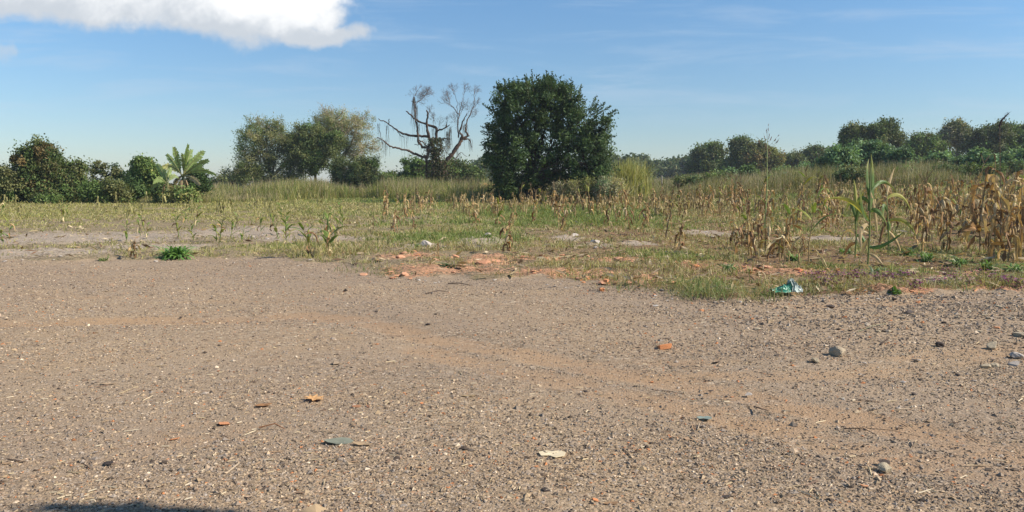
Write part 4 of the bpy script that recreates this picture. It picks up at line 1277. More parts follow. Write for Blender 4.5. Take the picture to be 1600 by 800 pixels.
def field_grass():
    g = np.random.default_rng(91)
    n = 150000
    Y = np.exp(g.uniform(math.log(10.2), math.log(78), n))
    U = g.uniform(-.86, .86, n)
    X = U * (Y + 1.5)
    d = edge_d(X, Y)
    r, p, gr = masks(X, Y)
    fm = fieldmask(X, Y)
    px = 800 + F * X / Y
    patch = fbm(X * .55, Y * .55, 41, 3)
    fine = fbm(X * 2.4, Y * 2.4, 47, 2)
    clus = fbm(X * 5.5, Y * 5.5, 49, 2)
    cover = np.clip((patch - .42) * 2.6 + (fine - .5) * 2.4 + (clus - .5) * 2.0 + .22, 0, 1)
    left = ss((600 - px) / 250)
    bare = np.clip(p * 1.1 + r * .75, 0, 1)
    cover = cover * (1 - bare * .9) + gr * .5 * (fine > .35)
    cover = np.clip(cover + ss((Y - 32) / 12) * .5, 0, 1)
    cover *= fm * ss((d + .15) / .5)
    bareleft = ss((540 - px) / 120) * ss((Y - 17.5) / 2) * ss((34 - Y) / 3)
    bareleft = np.maximum(bareleft, ss((290 - px) / 60) * ss((19 - Y) / 1)) * (.35 + 1.1 * fine)
    cover = cover * (1 - .62 * np.clip(bareleft, 0, 1.15)) * np.where(Y < 34, .62, 1.0)
    keep = g.uniform(0, 1, n) < cover
    tone = fbm(X * .35, Y * .2, 61, 3); X, Y, px, patch, gr, left, tone, clus = (a[keep] for a in (X, Y, px, patch, gr, left, tone, clus))
    m = g.integers(4, 9, len(X))
    idx = np.repeat(np.arange(len(X)), m)
    sp = .05 + Y[idx] * .003
    bx = X[idx] + g.normal(size=len(idx)) * sp; by = Y[idx] + g.normal(size=len(idx)) * sp
    Pz = H(bx, by)
    hh = (.015 + .12 * patch[idx] + .03 * gr[idx]) * (.35 + 1.25 * clus[idx]) * g.uniform(.5, 1.5, len(idx)) * (1 + ss((Y[idx] - 28) / 25) * .35) * (.5 + 1.1 * tone[idx])
    big = g.uniform(0, 1, len(X)) < .035
    hh = np.where(big[idx], hh * 1.9, hh)
    wd = np.maximum(.006, Y[idx] * .0009) * g.uniform(.7, 1.4, len(idx))
    pg = -.05 + .70 * gr[idx] - .42 * left[idx] + 1.5 * (tone[idx] - .42)
    pyl = .22 + .36 * left[idx] + .1 * ss((Y[idx] - 30) / 20)
    tz = g.uniform(0, 1, len(X))[idx]
    cols = grass_cols(len(idx), np.clip(pg + (tz < .28) * .25, .03, .9), pyl, .40 - .16 * gr[idx], g)
    V, Q, C_ = blades(np.stack([bx, by, Pz - .01], 1), hh, wd, cols * (.72 + .5 * tz[:, None]), g, 1.3)
    tag(obj('field_grass', mesh('field_grass', V, Q, M_GRASS, C_)), 'patchy green and straw coloured grass and weeds over the field', 'grass', None, 'stuff')


field_grass()


def tall_grass():
    g = np.random.default_rng(92)
    n = 85000
    Y = np.exp(g.uniform(math.log(58), math.log(125), n))
    U = g.uniform(-.8, .8, n); X = U * Y
    px = 800 + F * U
    patch = fbm(X * .12, Y * .12, 51, 3)
    fine = fbm(X * .5, Y * .5, 55, 2)
    start = np.interp(px, [-200, 150, 260, 420, 520, 760, 960, 1010, 1300, 1800], [61, 61, 58, 62, 72, 66, 64, 60, 58, 58]) + (fine - .5) * 8 + (fbm(X * .09, Y * .02, 59, 3) - .5) * 22
    keep = (Y > start) & (g.uniform(0, 1, n) < .35 + patch)
    X, Y, px, patch, fine = (a[keep] for a in (X, Y, px, patch, fine))
    m = 6
    idx = np.repeat(np.arange(len(X)), m)
    bx = X[idx] + g.normal(size=len(idx)) * .22; by = Y[idx] + g.normal(size=len(idx)) * .22
    lob = ss(fbm(X * .16, Y * .16, 58, 3) * 3 - 1)
    hb = (np.interp(px, [-200, 130, 260, 350, 560, 700, 960, 1300, 1600], [.5, .5, .7, .95, 1.1, 1.1, .9, 1.0, 1.1]) * (.4 + 1.15 * lob))[idx]
    hh = hb * g.uniform(.55, 1.25, len(idx)) * (.65 + .7 * fine[idx])
    wd = Y[idx] * .0006 * g.uniform(.7, 1.3, len(idx))
    green = ss((patch[idx] - .35) / .3)
    bigt = fbm(X * .07, Y * .05, 63, 2)
    green = np.clip(green * .6 + (bigt[idx] - .42) * 2.2 + .35 * (px[idx] > 1000), 0, 1)
    cols = grass_cols(len(idx), .12 + .36 * green, .42 + .15 * green, .32 - .24 * green, g)
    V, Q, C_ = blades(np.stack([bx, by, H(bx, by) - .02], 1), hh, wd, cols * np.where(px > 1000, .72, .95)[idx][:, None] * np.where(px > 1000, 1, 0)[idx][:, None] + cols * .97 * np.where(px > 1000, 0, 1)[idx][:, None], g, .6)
    # pale seed heads floating above on stems
    k = g.uniform(0, 1, len(X)) < np.where(px > 1000, .22, .4)
    sx, sy = X[k], Y[k]; idx2 = np.repeat(np.arange(len(sx)), 3)
    qx = sx[idx2] + g.normal(size=len(idx2)) * .3; qy = sy[idx2] + g.normal(size=len(idx2)) * .3
    hs = np.repeat(hb[::m][k], 3) * g.uniform(1.0, 1.4, len(idx2))
    V2, Q2, C2 = blades(np.stack([qx, qy, H(qx, qy)], 1), hs, sy[idx2] * .00055, pick([(0.40, 0.32, 0.2), (0.33, 0.25, 0.15), (0.42, 0.36, 0.2)], len(idx2), g), g, .25)
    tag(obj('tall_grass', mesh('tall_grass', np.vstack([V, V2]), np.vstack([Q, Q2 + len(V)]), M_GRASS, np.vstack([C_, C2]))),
        'waist high yellow green grass with beige seed heads behind the field', 'grass', None, 'stuff')


tall_grass()


def clump(name, label, cat, loc, n, h, wd, cols, spread, lean, seed, group=None, mat=None, prob=None):
    g = np.random.default_rng(seed)
    P = np.stack([g.normal(size=n) * spread, g.normal(size=n) * spread, np.full(n, -.02)], 1)
    cc = pick(cols, n, g)
    V, Q, C_ = blades(P, h * g.uniform(.5, 1.15, n), wd * g.uniform(.7, 1.3, n), cc, g, lean)
    o = obj(name, mesh(name, V, Q, mat or M_GRASS, C_), None, loc)
    return tag(o, label, cat, group)


# tall yellow reed clump right of the dark tree, and scrub at its foot
clump('reed_clump', 'tall yellow green reed clump right beside the dark tree', 'reeds', GY(985, 62), 1500, 3.1, .06, YELLOWG + [(0.30, 0.27, 0.12)], .55, .32, 1)
clump('reed_clump', 'lower pale reed clump between the dark tree and the tall reeds', 'reeds', GY(958, 60), 700, 1.9, .06, YELLOWG + list(map(tuple, STRAW)), .5, .4, 2)
SCR = [(892, 300, 12, 10), (915, 298, 14, 12), (940, 296, 14, 14), (962, 300, 12, 10), (868, 304, 9, 8)]
for i, q in enumerate(SCR):
    lab = ['pale dry weed bush at the right foot of the dark tree', 'taller pale weed bush under the right side of the dark tree', 'grey green weed bush below the right shoots of the dark tree',
           'pale weed bush in front of the reeds', 'small dry weed bush against the dark tree trunk'][i]
    tree('weed_bush', lab, 'bush', 57.5, [q, (q[0] + 3, q[1] - 9, q[2] * .7, q[3] * .7)], q[0], [YELLOWG + GREY, OLIVE + YELLOWG, TEAL + GREY, YELLOWG + GREY, GREY + OLIVE][i], (0.15, 0.06), 60, 60, .3,
         seed=140 + i, trunk_r=.02, stems=3, leafless=2, bark=(0.3, 0.22, 0.13), twig_r=.012)

# rough scrub on the rising ground at the right
for i, (px, py, rx, ry, Yd) in enumerate([(1075, 282, 20, 7, 70), (1120, 280, 22, 8, 66), (1230, 282, 24, 8, 64), (1278, 280, 20, 9, 68), (1330, 272, 24, 10, 62), (1420, 270, 24, 9, 64), (1480, 266, 22, 9, 66), (1535, 264, 24, 10, 62), (1590, 262, 24, 10, 64), (1645, 262, 24, 10, 64)]):
    tree('weed_bush', ['low scrub bush just right of the thin grey post', 'low scrub bush below the round far tree', 'low scrub bush right of the seeding stalk', 'low scrub bush left of the big castor shrubs',
                       'dark scrub bush at the foot of the big castor shrubs', 'scrub bush below the right end of the wide olive tree', 'scrub bush below the dark domed tree', 'scrub bush below the dark spreading tree',
                       'scrub bush at the right frame edge below the tree line', 'scrub bush beyond the right frame edge'][i], 'bush', Yd,
         [(px, py, rx, ry), (px - rx * .7, py + 3, rx * .6, ry * .7), (px + rx * .6, py + 2, rx * .7, ry * .8)], px, MID + OLIVE if i % 2 else OLIVE + TEAL, (0.2, 0.09), 46, 55, .32, seed=220 + i, trunk_r=.02, stems=3, leafless=1,
         bark=(0.2, 0.16, 0.1), twig_r=.012)

# weeds at the gravel edge
WG = [(0.07, 0.14, 0.03), (0.10, 0.19, 0.04), (0.13, 0.21, 0.06)]


def weed(label, px, py, rad, h, n, seed, cols=WG, wd=.03, cat='weed', name='leafy_weed'):
    g = np.random.default_rng(seed)
    x, y, z = G(px, py)
    m = MB()
    for i in range(n):
        a = g.uniform(0, 6.28); L = rad * g.uniform(.5, 1.1); e0 = g.uniform(.3, 1.2)
        P = [np.array([g.normal() * rad * .22, g.normal() * rad * .2, .0])]
        e_ = e0
        for k in range(5):
            P.append(P[-1] + L / 5 * np.array([math.cos(a) * math.cos(e_), math.sin(a) * math.cos(e_), math.sin(e_) * h / rad * 1.6])); e_ -= .28
        m.ribbon(P, wd * np.array([.3, .8, 1, .9, .6, .1]), [-math.sin(a), math.cos(a), 0], np.array(cols[g.integers(0, len(cols))]) * g.uniform(.8, 1.2), .3)
    tag(obj(name, m.me(name, M_GREENLEAF), None, (x, y, z)), label, cat)


weed('bright green spreading weed at the left edge of the gravel', 275, 402, .46, .30, 150, 1, [(0.16, 0.30, 0.07), (0.20, 0.36, 0.09), (0.12, 0.24, 0.06)], wd=.024)
weed('small yellow green weed left of the tiny dry maize plant', 163, 408, .16, .12, 30, 2, [(0.16, 0.2, 0.06)], .012)
weed('fresh green seedling among the purple weeds at the right gravel edge', 1399, 460, .11, .16, 16, 3, wd=.022)
weed('dark green weed left of the short orange brown maize', 652, 388, .15, .12, 26, 4, wd=.014)
weed('green weed on the bare patch before the right maize stand', 1250, 385, .25, .16, 40, 5, wd=.02)
weed('bluish weed at the foot of the green maize plant', 1368, 428, .22, .15, 34, 6, [(0.14, 0.2, 0.10)], .02)
weed('round green weed on the pale heap in the centre', 763, 372, .16, .15, 40, 7, wd=.02)
weed('broad leaved green weed left of the red soil heap', 700, 417, .2, .1, 40, 8, [(0.05, 0.1, 0.035)], .02)
for i, (px, py, rr) in enumerate([(1450, 408, .22), (1500, 414, .28), (1545, 420, .25), (1590, 424, .3), (1420, 400, .2), (1320, 398, .2), (1240, 408, .22), (1142, 424, .2)]):
    weed(['green weed left of the leaning brown maize', 'green weed right under the leaning brown maize', 'green weed before the bleached husk maize', 'green weed before the maize at the right frame edge',
          'green weed right of the half green maize', 'green weed left of the tall green maize', 'green weed at the foot of the dark brown bent maize', 'green weed before the folded leaf maize'][i],
         px, py, rr, .2, 60, 30 + i, [(0.12, 0.22, 0.06), (0.17, 0.27, 0.08), (0.22, 0.27, 0.10)], .016)
ed = [(1088, 463, 'grass tuft at the gravel edge, leftmost of the bushy three', .26, 260), (1122, 462, 'big bushy grass tuft at the gravel edge over a dark hollow', .36, 380), (1188, 464, 'bushy grass tuft touching the green plastic bag', .27, 300),
      (1258, 456, 'grass tuft just right of the green plastic bag', .22, 160), (1330, 452, 'low grass tuft among the first purple weeds', .2, 160), (560, 424, 'grass tuft on the left shoulder of the gravel', .2, 140),
      (605, 430, 'grass tuft where the gravel edge steps down', .17, 120), (980, 448, 'straw and green grass tuft right of the orange brick pieces', .3, 140), (1500, 448, 'grass tuft below the brown maize at the right gravel edge', .22, 180),
      (1575, 440, 'dense grass tuft at the right frame edge', .3, 240), (430, 396, 'yellow green grass tuft left of the tangled maize', .18, 150), (1050, 445, 'sprawling grass tuft among orange rubble', .2, 140)]
for i, (px, py, lab, h, n) in enumerate(ed):
    clump('grass_tuft', lab, 'grass tuft', G(px, py), int(n * .6), h * .75, .009, [(0.13, 0.20, 0.06), (0.17, 0.23, 0.08), (0.3, 0.28, 0.12), (0.40, 0.32, 0.17), (0.22, 0.22, 0.09)], .12 + h * .3, 1.7, 160 + i)

# purple trailing weeds
g = np.random.default_rng(66)
pts = [(1268, 436), (1290, 447), (1312, 440), (1335, 436), (1372, 441), (1392, 440), (1430, 452), (1465, 446), (1490, 441), (1512, 447), (1530, 436), (1550, 441), (1572, 446), (1592, 452), (1480, 430), (1415, 434)]
pw = []
for i in range(4):
    m = MB()
    for k in range(60):
        a = g.uniform(0, 6.28); r_ = abs(g.normal()) * .09; p = np.array([math.cos(a) * r_ * 1.6, math.sin(a) * r_, g.uniform(.01, .1)])
        q = p + [g.normal() * .03, g.normal() * .03, g.uniform(-.01, .03)]
        m.ribbon([p, (p + q) / 2 + [0, 0, .01], q], [.006, .011, .003], [math.sin(a), math.cos(a), 0], np.array([0.17, 0.05, 0.11]) * g.uniform(.5, 1.4) if k % 3 else np.array([0.12, 0.12, 0.06]))
    for k in range(9):
        p = np.array([g.normal() * .09, g.normal() * .06, g.uniform(.06, .13)])
        for j in range(3):
            a = j * 2.09; m.ribbon([p, p + np.array([math.cos(a), math.sin(a), .3]) * .012, p + np.array([math.cos(a), math.sin(a), .1]) * .022], [.004, .010, .003], [-math.sin(a), math.cos(a), 0], (0.42, 0.10, 0.32))
    pw.append(m.me('purple_weed', M_GREENLEAF))
for i, (px, py) in enumerate(pts):
    o = obj('purple_weed', pw[i % 4], None, G(px, py)); o.rotation_euler.z = g.uniform(0, 6.28); o.scale = [g.uniform(.8, 1.3)] * 3
    tag(o, 'small purple leaved weed with magenta flowers in the right gravel edge strip', 'weed', 'purple weeds along the right gravel edge')

# ------------------------------------------------------------------ stones


def rock_me(name, seed, mat, flat=.65, cuts=9, chunk=False):
    import bmesh
    g = np.random.default_rng(seed)
    bm = bmesh.new()
    bmesh.ops.create_icosphere(bm, subdivisions=3, radius=.5)
    co = np.array([v.co[:] for v in bm.verts])
    for _ in range(cuts):
        n = g.normal(size=3); n /= np.linalg.norm(n); d = g.uniform(.24, .42)
        if chunk: n = np.array([[1, 0, 0], [-1, 0, 0], [0, 1, 0], [0, -1, 0], [0, 0, 1], [0, 0, -1]][_ % 6], float) + g.normal(size=3) * .12; n /= np.linalg.norm(n); d = g.uniform(.26, .34)
        s_ = co @ n - d
        co = co - np.maximum(s_, 0)[:, None] * n
    co += (vn(co[:, 0] * 9 + 3, co[:, 1] * 9 + co[:, 2] * 7, seed) - .5)[:, None] * .05 * co / (np.linalg.norm(co, axis=1)[:, None] + 1e-6)
    co[:, 2] *= flat; co[:, 0] *= g.uniform(.9, 1.3)
    for v, c in zip(bm.verts, co): v.co = c
    me = bpy.data.meshes.new(name); bm.to_mesh(me); bm.free(); me.materials.append(mat)
    return me


KINDS = {k: [rock_me(n, 500 + 10 * i + j, m_, fl, ct, ch) for j in range(4)] for i, (k, n, m_, fl, ct, ch) in enumerate([
    ('grey', 'stone', M_STONE, .7, 10, False), ('dark', 'stone', M_DARKSTONE, .55, 10, False), ('pale', 'stone', M_PALESTONE, .6, 9, False),
    ('brick', 'brick_fragment', M_BRICK, .7, 12, True), ('red', 'soil_clod', M_REDSOIL, .65, 7, False)])}
g = np.random.default_rng(31)


def rock(kind, px, py, wpx, label, cat='stone', group=None, name='stone', i=None, hs=1.0, rz=None):
    x, y, z = G(px, py)
    s = wpx / F * y * .95
    me = KINDS[kind][g.integers(0, 4) if i is None else i]
    o = obj(name, me, None, (x, y, z + s * .16 * hs))
    o.scale = (s, s * g.uniform(.75, 1.0), s * hs); o.rotation_euler = (g.normal() * .12, g.normal() * .12, g.uniform(0, 6.28) if rz is None else rz)
    return tag(o, label, cat, group)


rock('grey', 1306, 554, 34, 'largest grey stone, alone on the right gravel', i=0, hs=.85)
rock('grey', 1274, 565, 17, 'small grey stone just left of the largest grey stone', i=1, hs=.95)
rock('grey', 1383, 737, 28, 'grey stone with a dark cap low in the right foreground', i=0, hs=1.1)
rock('dark', 1381, 724, 20, 'dark clod resting against the back of the foreground grey stone', i=1, hs=.8)
rock('grey', 1595, 526, 26, 'brown grey stone cut by the right frame edge', i=3, hs=.7)
rock('pale', 1586, 558, 26, 'pale flat stone near the right frame edge', i=0, hs=.7)
rock('pale', 1583, 570, 28, 'thin flat tan stone just below the pale flat one at the right edge', i=1, hs=.35)
rock('dark', 1467, 541, 18, 'dark stone left of the pair of brown stones', i=2)
rock('grey', 1551, 543, 22, 'brown pyramid shaped stone left of the pale flat stone', i=2)
rock('dark', 1420, 490, 15, 'black clod below the purple weeds', i=3)
rock('dark', 1297, 481, 15, 'black clod beneath the gap between two grass tufts', i=1)
rock('dark', 1398, 469, 9, 'small black stone beside the green seedling', i=0)
rock('grey', 1540, 575, 16, 'pale stone in the line of stones right of the sandy track', i=3)
rock('grey', 1553, 573, 18, 'tan stone touching the pale stone right of the sandy track', i=0, hs=.8)
rock('dark', 669, 508, 9, 'single black pebble on the smooth gravel left of centre', i=0)
rock('dark', 915, 613, 9, 'black pebble just above the sandy track centre', i=1)
rock('dark', 1427, 617, 10, 'dark pebble on the gravel right of the sandy track', i=2)
rock('dark', 1119, 567, 14, 'dark flat stone right below the flat orange tile', i=3, hs=.4)
rock('dark', 1496, 587, 9, 'dark pebble at the rim of the right sandy track', i=0)
rock('dark', 854, 766, 18, 'dark flat stone low in the centre foreground', i=2, hs=.4)
rock('dark', 1135, 776, 16, 'dark flat stone in the bottom foreground right of centre', i=1, hs=.4)
rock('dark', 170, 724, 20, 'dark bluish flat stone in the left foreground', i=0, hs=.3)
rock('brick', 1039, 544, 30, 'flat orange tile piece alone on the gravel', 'tile piece', None, 'tile_fragment', 0, .62, .2)
rock('brick', 940, 455, 16, 'orange brick piece standing at the gravel edge', 'brick piece', None, 'brick_fragment', 1, .9)
x_ = rock('brick', 940, 447, 12, 'smaller orange clod stacked on the brick piece at the gravel edge', 'brick piece', None, 'brick_fragment', 2, .9)
x_.location = (x_.location[0], G(940, 455)[1] + .02, .15)
rock('brick', 1247, 425, 20, 'orange brick lump in the grass behind the plastic bag', 'brick piece', None, 'brick_fragment', 3, .7)
rock('brick', 1088, 418, 14, 'orange brick lump on the rubble left of the tan maize', 'brick piece', None, 'brick_fragment', 0, .8)
rock('brick', 1022, 462, 9, 'tiny orange brick chip at the gravel edge right of the grass tuft', 'brick piece', None, 'brick_fragment', 1, .8)
rock('brick', 1096, 486, 12, 'orange chip on the gravel below the leftmost bushy tuft', 'brick piece', None, 'brick_fragment', 2, .6)
rock('brick', 1434, 473, 10, 'orange chip right of the green seedling', 'brick piece', None, 'brick_fragment', 3, .7)
rock('brick', 1558, 513, 10, 'orange chip among the dark stones at the right', 'brick piece', None, 'brick_fragment', 0, .7)
rock('brick', 1351, 760, 20, 'flat orange tile chip in the right bottom foreground', 'tile piece', None, 'tile_fragment', 1, .3)
rock('brick', 930, 782, 18, 'orange tile chip in the centre bottom foreground', 'tile piece', None, 'tile_fragment', 2, .35)
rock('brick', 350, 662, 26, 'long flat orange tile chip left of the dry leaves', 'tile piece', None, 'tile_fragment', 3, .16)
rock('brick', 273, 686, 18, 'orange tile chip in the left foreground', 'tile piece', None, 'tile_fragment', 0, .22)
rock('pale', 1170, 617, 13, 'pale rectangular chip on the sandy track', i=2, hs=.5)
rock('pale', 1037, 452, 12, 'white chip at the gravel edge by the orange rubble', i=3, hs=.4)
rock('pale', 1023, 478, 16, 'flat white chip on the gravel below the orange rubble', i=1, hs=.25)
rock('pale', 664, 386, 24, 'pale rounded boulder in the grass left of the centre heap', i=0, hs=1.0)
rock('pale', 930, 380, 18, 'pale boulder on the bare patch in the centre', i=1, hs=.9)
rock('pale', 898, 370, 16, 'pale stone on top of the small mound in the centre', i=2, hs=.8)
rock('pale', 762, 368, 12, 'pale stone on the centre heap left of the orange brown maize', i=3, hs=.8)
rock('pale', 395, 372, 10, 'pale stone on the bare strip of the left field', i=0, hs=.9)
rock('red', 757, 414, 26, 'large red soil lump at the field edge in the centre', 'soil clod', None, 'soil_clod', 0, .7)
rock('red', 776, 412, 20, 'second red soil lump leaning on the large one', 'soil clod', None, 'soil_clod', 2, .8)
rock('red', 1198, 420, 18, 'red soil clod at the foot of the dark maize', 'soil clod', None, 'soil_clod', 1, .7)


def scatter(n, f_, kind, wmin, wmax, label, cat, group, name, hs=.7):
    for i in range(n):
        px, py = f_()
        rock(kind, px, py, g.uniform(wmin, wmax), label, cat, group, name, hs=hs * g.uniform(.7, 1.2))


scatter(45, lambda: (g.uniform(1180, 1640), g.uniform(474, 525)), 'grey', 5, 11, 'small grey stone in the coarse rubble along the right gravel edge', 'stone', 'small stones in the right rubble', 'stone')
scatter(26, lambda: (g.uniform(1250, 1640), g.uniform(474, 530)), 'dark', 5, 11, 'small dark stone in the coarse rubble along the right gravel edge', 'stone', 'small stones in the right rubble', 'stone')
scatter(28, lambda: (g.uniform(1050, 1640), g.uniform(545, 790)), 'dark', 4, 9, 'small dark stone loose on the right half of the gravel', 'stone', 'loose small stones on the gravel', 'stone')
scatter(18, lambda: (g.uniform(1300, 1640), g.uniform(540, 640)), 'pale', 5, 10, 'small pale stone loose on the right half of the gravel', 'stone', 'loose small stones on the gravel', 'stone')
scatter(34, lambda: (g.uniform(0, 1050), g.uniform(470, 790)), 'dark', 3, 7, 'small dark stone loose on the left half of the gravel', 'stone', 'loose small stones on the gravel', 'stone')
scatter(24, lambda: (g.uniform(-20, 1050), g.uniform(600, 790)), 'pale', 4, 9, 'small pale chip loose on the left half of the gravel', 'stone', 'loose small stones on the gravel', 'stone', .4)
scatter(22, lambda: (g.uniform(0, 1640), g.uniform(560, 790)), 'brick', 4, 9, 'small orange brick chip scattered on the gravel', 'brick chip', 'brick chips on the gravel', 'brick_chip', .4)
scatter(16, lambda: (g.normal(1000, 22), g.normal(700, 8)), 'brick', 3, 8, 'orange crumb in the spilled patch below the sandy track', 'brick chip', 'orange crumbs spilled in one patch', 'brick_chip', .4)


scatter(60, lambda: (lambda px: (px, float(np.interp(px, [0, 230, 480, 600, 900, 1060, 1300, 1600], [405, 405, 407, 436, 443, 464, 466, 460])) + g.normal() * 4 + 3))(g.uniform(0, 1600)), 'pale', 4, 9,
        'pale chip along the rim of the gravel', 'stone', 'pale chips along the gravel rim', 'stone', .5)


def redspot():
    q = RED[g.integers(0, len(RED))]
    return q[0] + g.normal() * q[2] * .5, q[1] + g.normal() * q[3] * .6


scatter(170, redspot, 'red', 4, 15, 'red soil clod in the rubble strip between gravel and field', 'soil clod', 'red clods along the field edge', 'soil_clod', .6)
scatter(70, redspot, 'brick', 4, 9, 'orange brick chip in the rubble strip between gravel and field', 'brick chip', 'brick chips along the field edge', 'brick_chip', .6)
scatter(40, lambda: (lambda q: (q[0] + g.normal() * q[2] * .5, q[1] + g.normal() * q[3] * .6))(PALE[g.integers(0, len(PALE))]), 'pale', 4, 10,
        'pale stone on a bare patch of the field', 'stone', 'pale stones on the field', 'stone')

# loose gravel
def gravel():
    g = np.random.default_rng(15)
    n = 470000
    Y = 1.6 * np.exp(g.uniform(0, math.log(16.5 / 1.6), n))
    U = g.uniform(-1.15, 1.15, n); X = U * (Y + 1.2)
    sand = sandiness(X, Y)
    fm = fieldmask(X, Y)
    pt = ss(fbm(X * .55 + Y * .1, Y * 1.3, 71, 4) * 2.6 - .8) * .85
    keep = g.uniform(0, 1, n) < ss((1.15 - np.abs(U)) / .35) * ss((Y - 1.6) / .6) * (1 - .6 * np.clip(sand * (0.6 + pt), 0, 1)) * (0.35 + .85 * pt) * (1 - .85 * fm)
    X, Y, pt = X[keep], Y[keep], pt[keep]
    n = len(X)
    size = np.exp(g.normal(size=n) * .42) * .0052 + Y * .00034
    coarse = ss((X - .5) / 3) * ss((Y - 6.5) / 2)
    size *= 1 + .7 * coarse + .8 * (g.uniform(0, 1, n) < .012)
    Z = H(X, Y) - .018 * sandiness(X, Y) + size * .15
    base = np.array([[1, 0, 0], [0, 1, 0], [-1, 0, 0], [0, -1, 0], [0, 0, 1], [0, 0, -1]], float)
    T_ = np.array([[0, 1, 4], [1, 2, 4], [2, 3, 4], [3, 0, 4], [1, 0, 5], [2, 1, 5], [3, 2, 5], [0, 3, 5]])
    V = base[None] * g.uniform(.6, 1.35, (n, 6, 1)) + g.normal(size=(n, 6, 3)) * .22
    V[..., 2] *= .6
    a = g.uniform(0, 6.28, n); c, s_ = np.cos(a)[:, None], np.sin(a)[:, None]
    V = np.stack([V[..., 0] * c - V[..., 1] * s_, V[..., 0] * s_ + V[..., 1] * c, V[..., 2]], -1) * size[:, None, None]
    V += np.stack([X, Y, Z], -1)[:, None]
    pal = np.array([(0.28, 0.235, 0.19), (0.37, 0.30, 0.225), (0.19, 0.155, 0.125), (0.43, 0.35, 0.25), (0.33, 0.295, 0.26), (0.70, 0.60, 0.47), (0.50, 0.23, 0.11), (0.40, 0.315, 0.21), (0.08, 0.065, 0.055)])
    ci = g.choice(len(pal), n, p=[.18, .18, .16, .15, .16, .03, .02, .08, .04])
    C_ = pal[ci] * g.uniform(.8, 1.2, n)[:, None] * [.94, .86, .78]
    F_ = (T_[None] + (np.arange(n) * 6)[:, None, None]).reshape(-1, 3)
    me = mesh('loose_gravel', V.reshape(-1, 3), F_, M_PEB, np.repeat(C_, 6, axis=0))
    tag(obj('loose_gravel', me), 'fine loose grey and brown gravel strewn over the yard', 'gravel', None, 'stuff')


M_PEB = plant_mat('pebbles', 0.0, 0.9, 0.15, 40.0, 0.15)
gravel()

# dry straw and litter
g = np.random.default_rng(16)
n = 1700
py = g.uniform(395, 800, n); d_ = CH * F / (py - HZ); X = g.uniform(-.7, .7, n) * d_; Y = d_
a = g.uniform(0, 6.28, n); L = g.uniform(.008, .028, n) * (1 + (g.uniform(0, 1, n) < .05) * 2.0) * (1 + fieldmask(X, Y) * 1.2)
wd = g.uniform(.0015, .004, n) * (1 + Y * .08)
dv = np.stack([np.cos(a), np.sin(a), g.normal(size=n) * .08], 1) * L[:, None]; sv = np.stack([-np.sin(a), np.cos(a), np.zeros(n)], 1) * wd[:, None]
P = np.stack([X, Y, H(X, Y) + .006 - .016 * sandiness(X, Y)], 1)
V = np.stack([P - dv - sv, P + dv - sv, P + dv + sv, P - dv + sv, P - dv * .8 + [0, 0, .004], P + dv * .8 + [0, 0, .004]], 1).reshape(-1, 3)
i = np.arange(n)[:, None] * 6
Q = np.concatenate([i + [0, 1, 5, 4], i + [4, 5, 2, 3]])
tag(obj('plant_litter', mesh('plant_litter', V, Q, M_DRY, np.repeat(pick([(0.42, 0.33, 0.2), (0.3, 0.2, 0.12), (0.16, 0.1, 0.07), (0.5, 0.42, 0.3)], n, g), 6, axis=0))),
    'bits of dry straw and chaff lying on the ground', 'litter', None, 'stuff')

g = np.random.default_rng(17)
n = 9000
Y = np.exp(g.uniform(math.log(10.4), math.log(45), n)); X = g.uniform(-.8, .85, n) * Y
k = (fieldmask(X, Y) > .5) & (g.uniform(0, 1, n) < .35 + .65 * (X > 0)); X, Y = X[k], Y[k]; n = len(X)
a = g.uniform(0, 6.28, n); L = g.uniform(.03, .16, n); wd = L * g.uniform(.08, .22, n)
dv = np.stack([np.cos(a), np.sin(a), g.normal(size=n) * .25], 1) * L[:, None]; sv = np.stack([-np.sin(a), np.cos(a), g.normal(size=n) * .5], 1) * wd[:, None]
P = np.stack([X, Y, H(X, Y) + g.uniform(.02, .07, n)], 1)
V = np.stack([P - dv, P - sv + [0, 0, .01], P + dv, P + sv], 1).reshape(-1, 3)
tag(obj('leaf_litter', mesh('leaf_litter', V, np.arange(n * 4).reshape(-1, 4), M_DRY, np.repeat(pick([(0.46, 0.35, 0.2), (0.26, 0.15, 0.09), (0.13, 0.08, 0.05), (0.54, 0.44, 0.3)], n, g), 4, axis=0))),
    'fallen dry maize leaves and husks strewn over the field soil', 'litter', None, 'stuff')

# ------------------------------------------------------------------ leaves, chips, sticks on the ground


def flat_leaf(label, px, py, wpx, outline, col, cat, name, lift=.02, rz=0, curl=.15, mat=None):
    x, y, z = G(px, py)
    s = wpx / F * y
    k = len(outline); o = np.array(outline, float)
    # perspective foreshortening is left to the camera: outline in ground metres
    V = np.zeros((k + 1, 3)); V[1:, :2] = o * s; V[1:, 2] = curl * s * (np.abs(o[:, 0]) ** 1.5 + .5 * np.abs(o[:, 1])) + g.uniform(0, .04, k) * s
    T_ = [[0, 1 + i, 1 + (i + 1) % k] for i in range(k)]
    V2 = V - [0, 0, .0025]
    T2 = [[a + k + 1 for a in t_[::-1]] for t_ in T_]
    Qs = [[1 + i, 1 + k + 1 + i, 1 + k + 1 + (i + 1) % k, 1 + (i + 1) % k] for i in range(k)]
    m = MB(); m.add(np.vstack([V, V2]), Qs, T_ + T2, col)
    ob = obj(name, m.me(name, mat or M_DRY), None, (x, y, z + .004)); ob.rotation_euler = (g.normal() * .08, g.normal() * .08, rz)
    return tag(ob, label, cat)


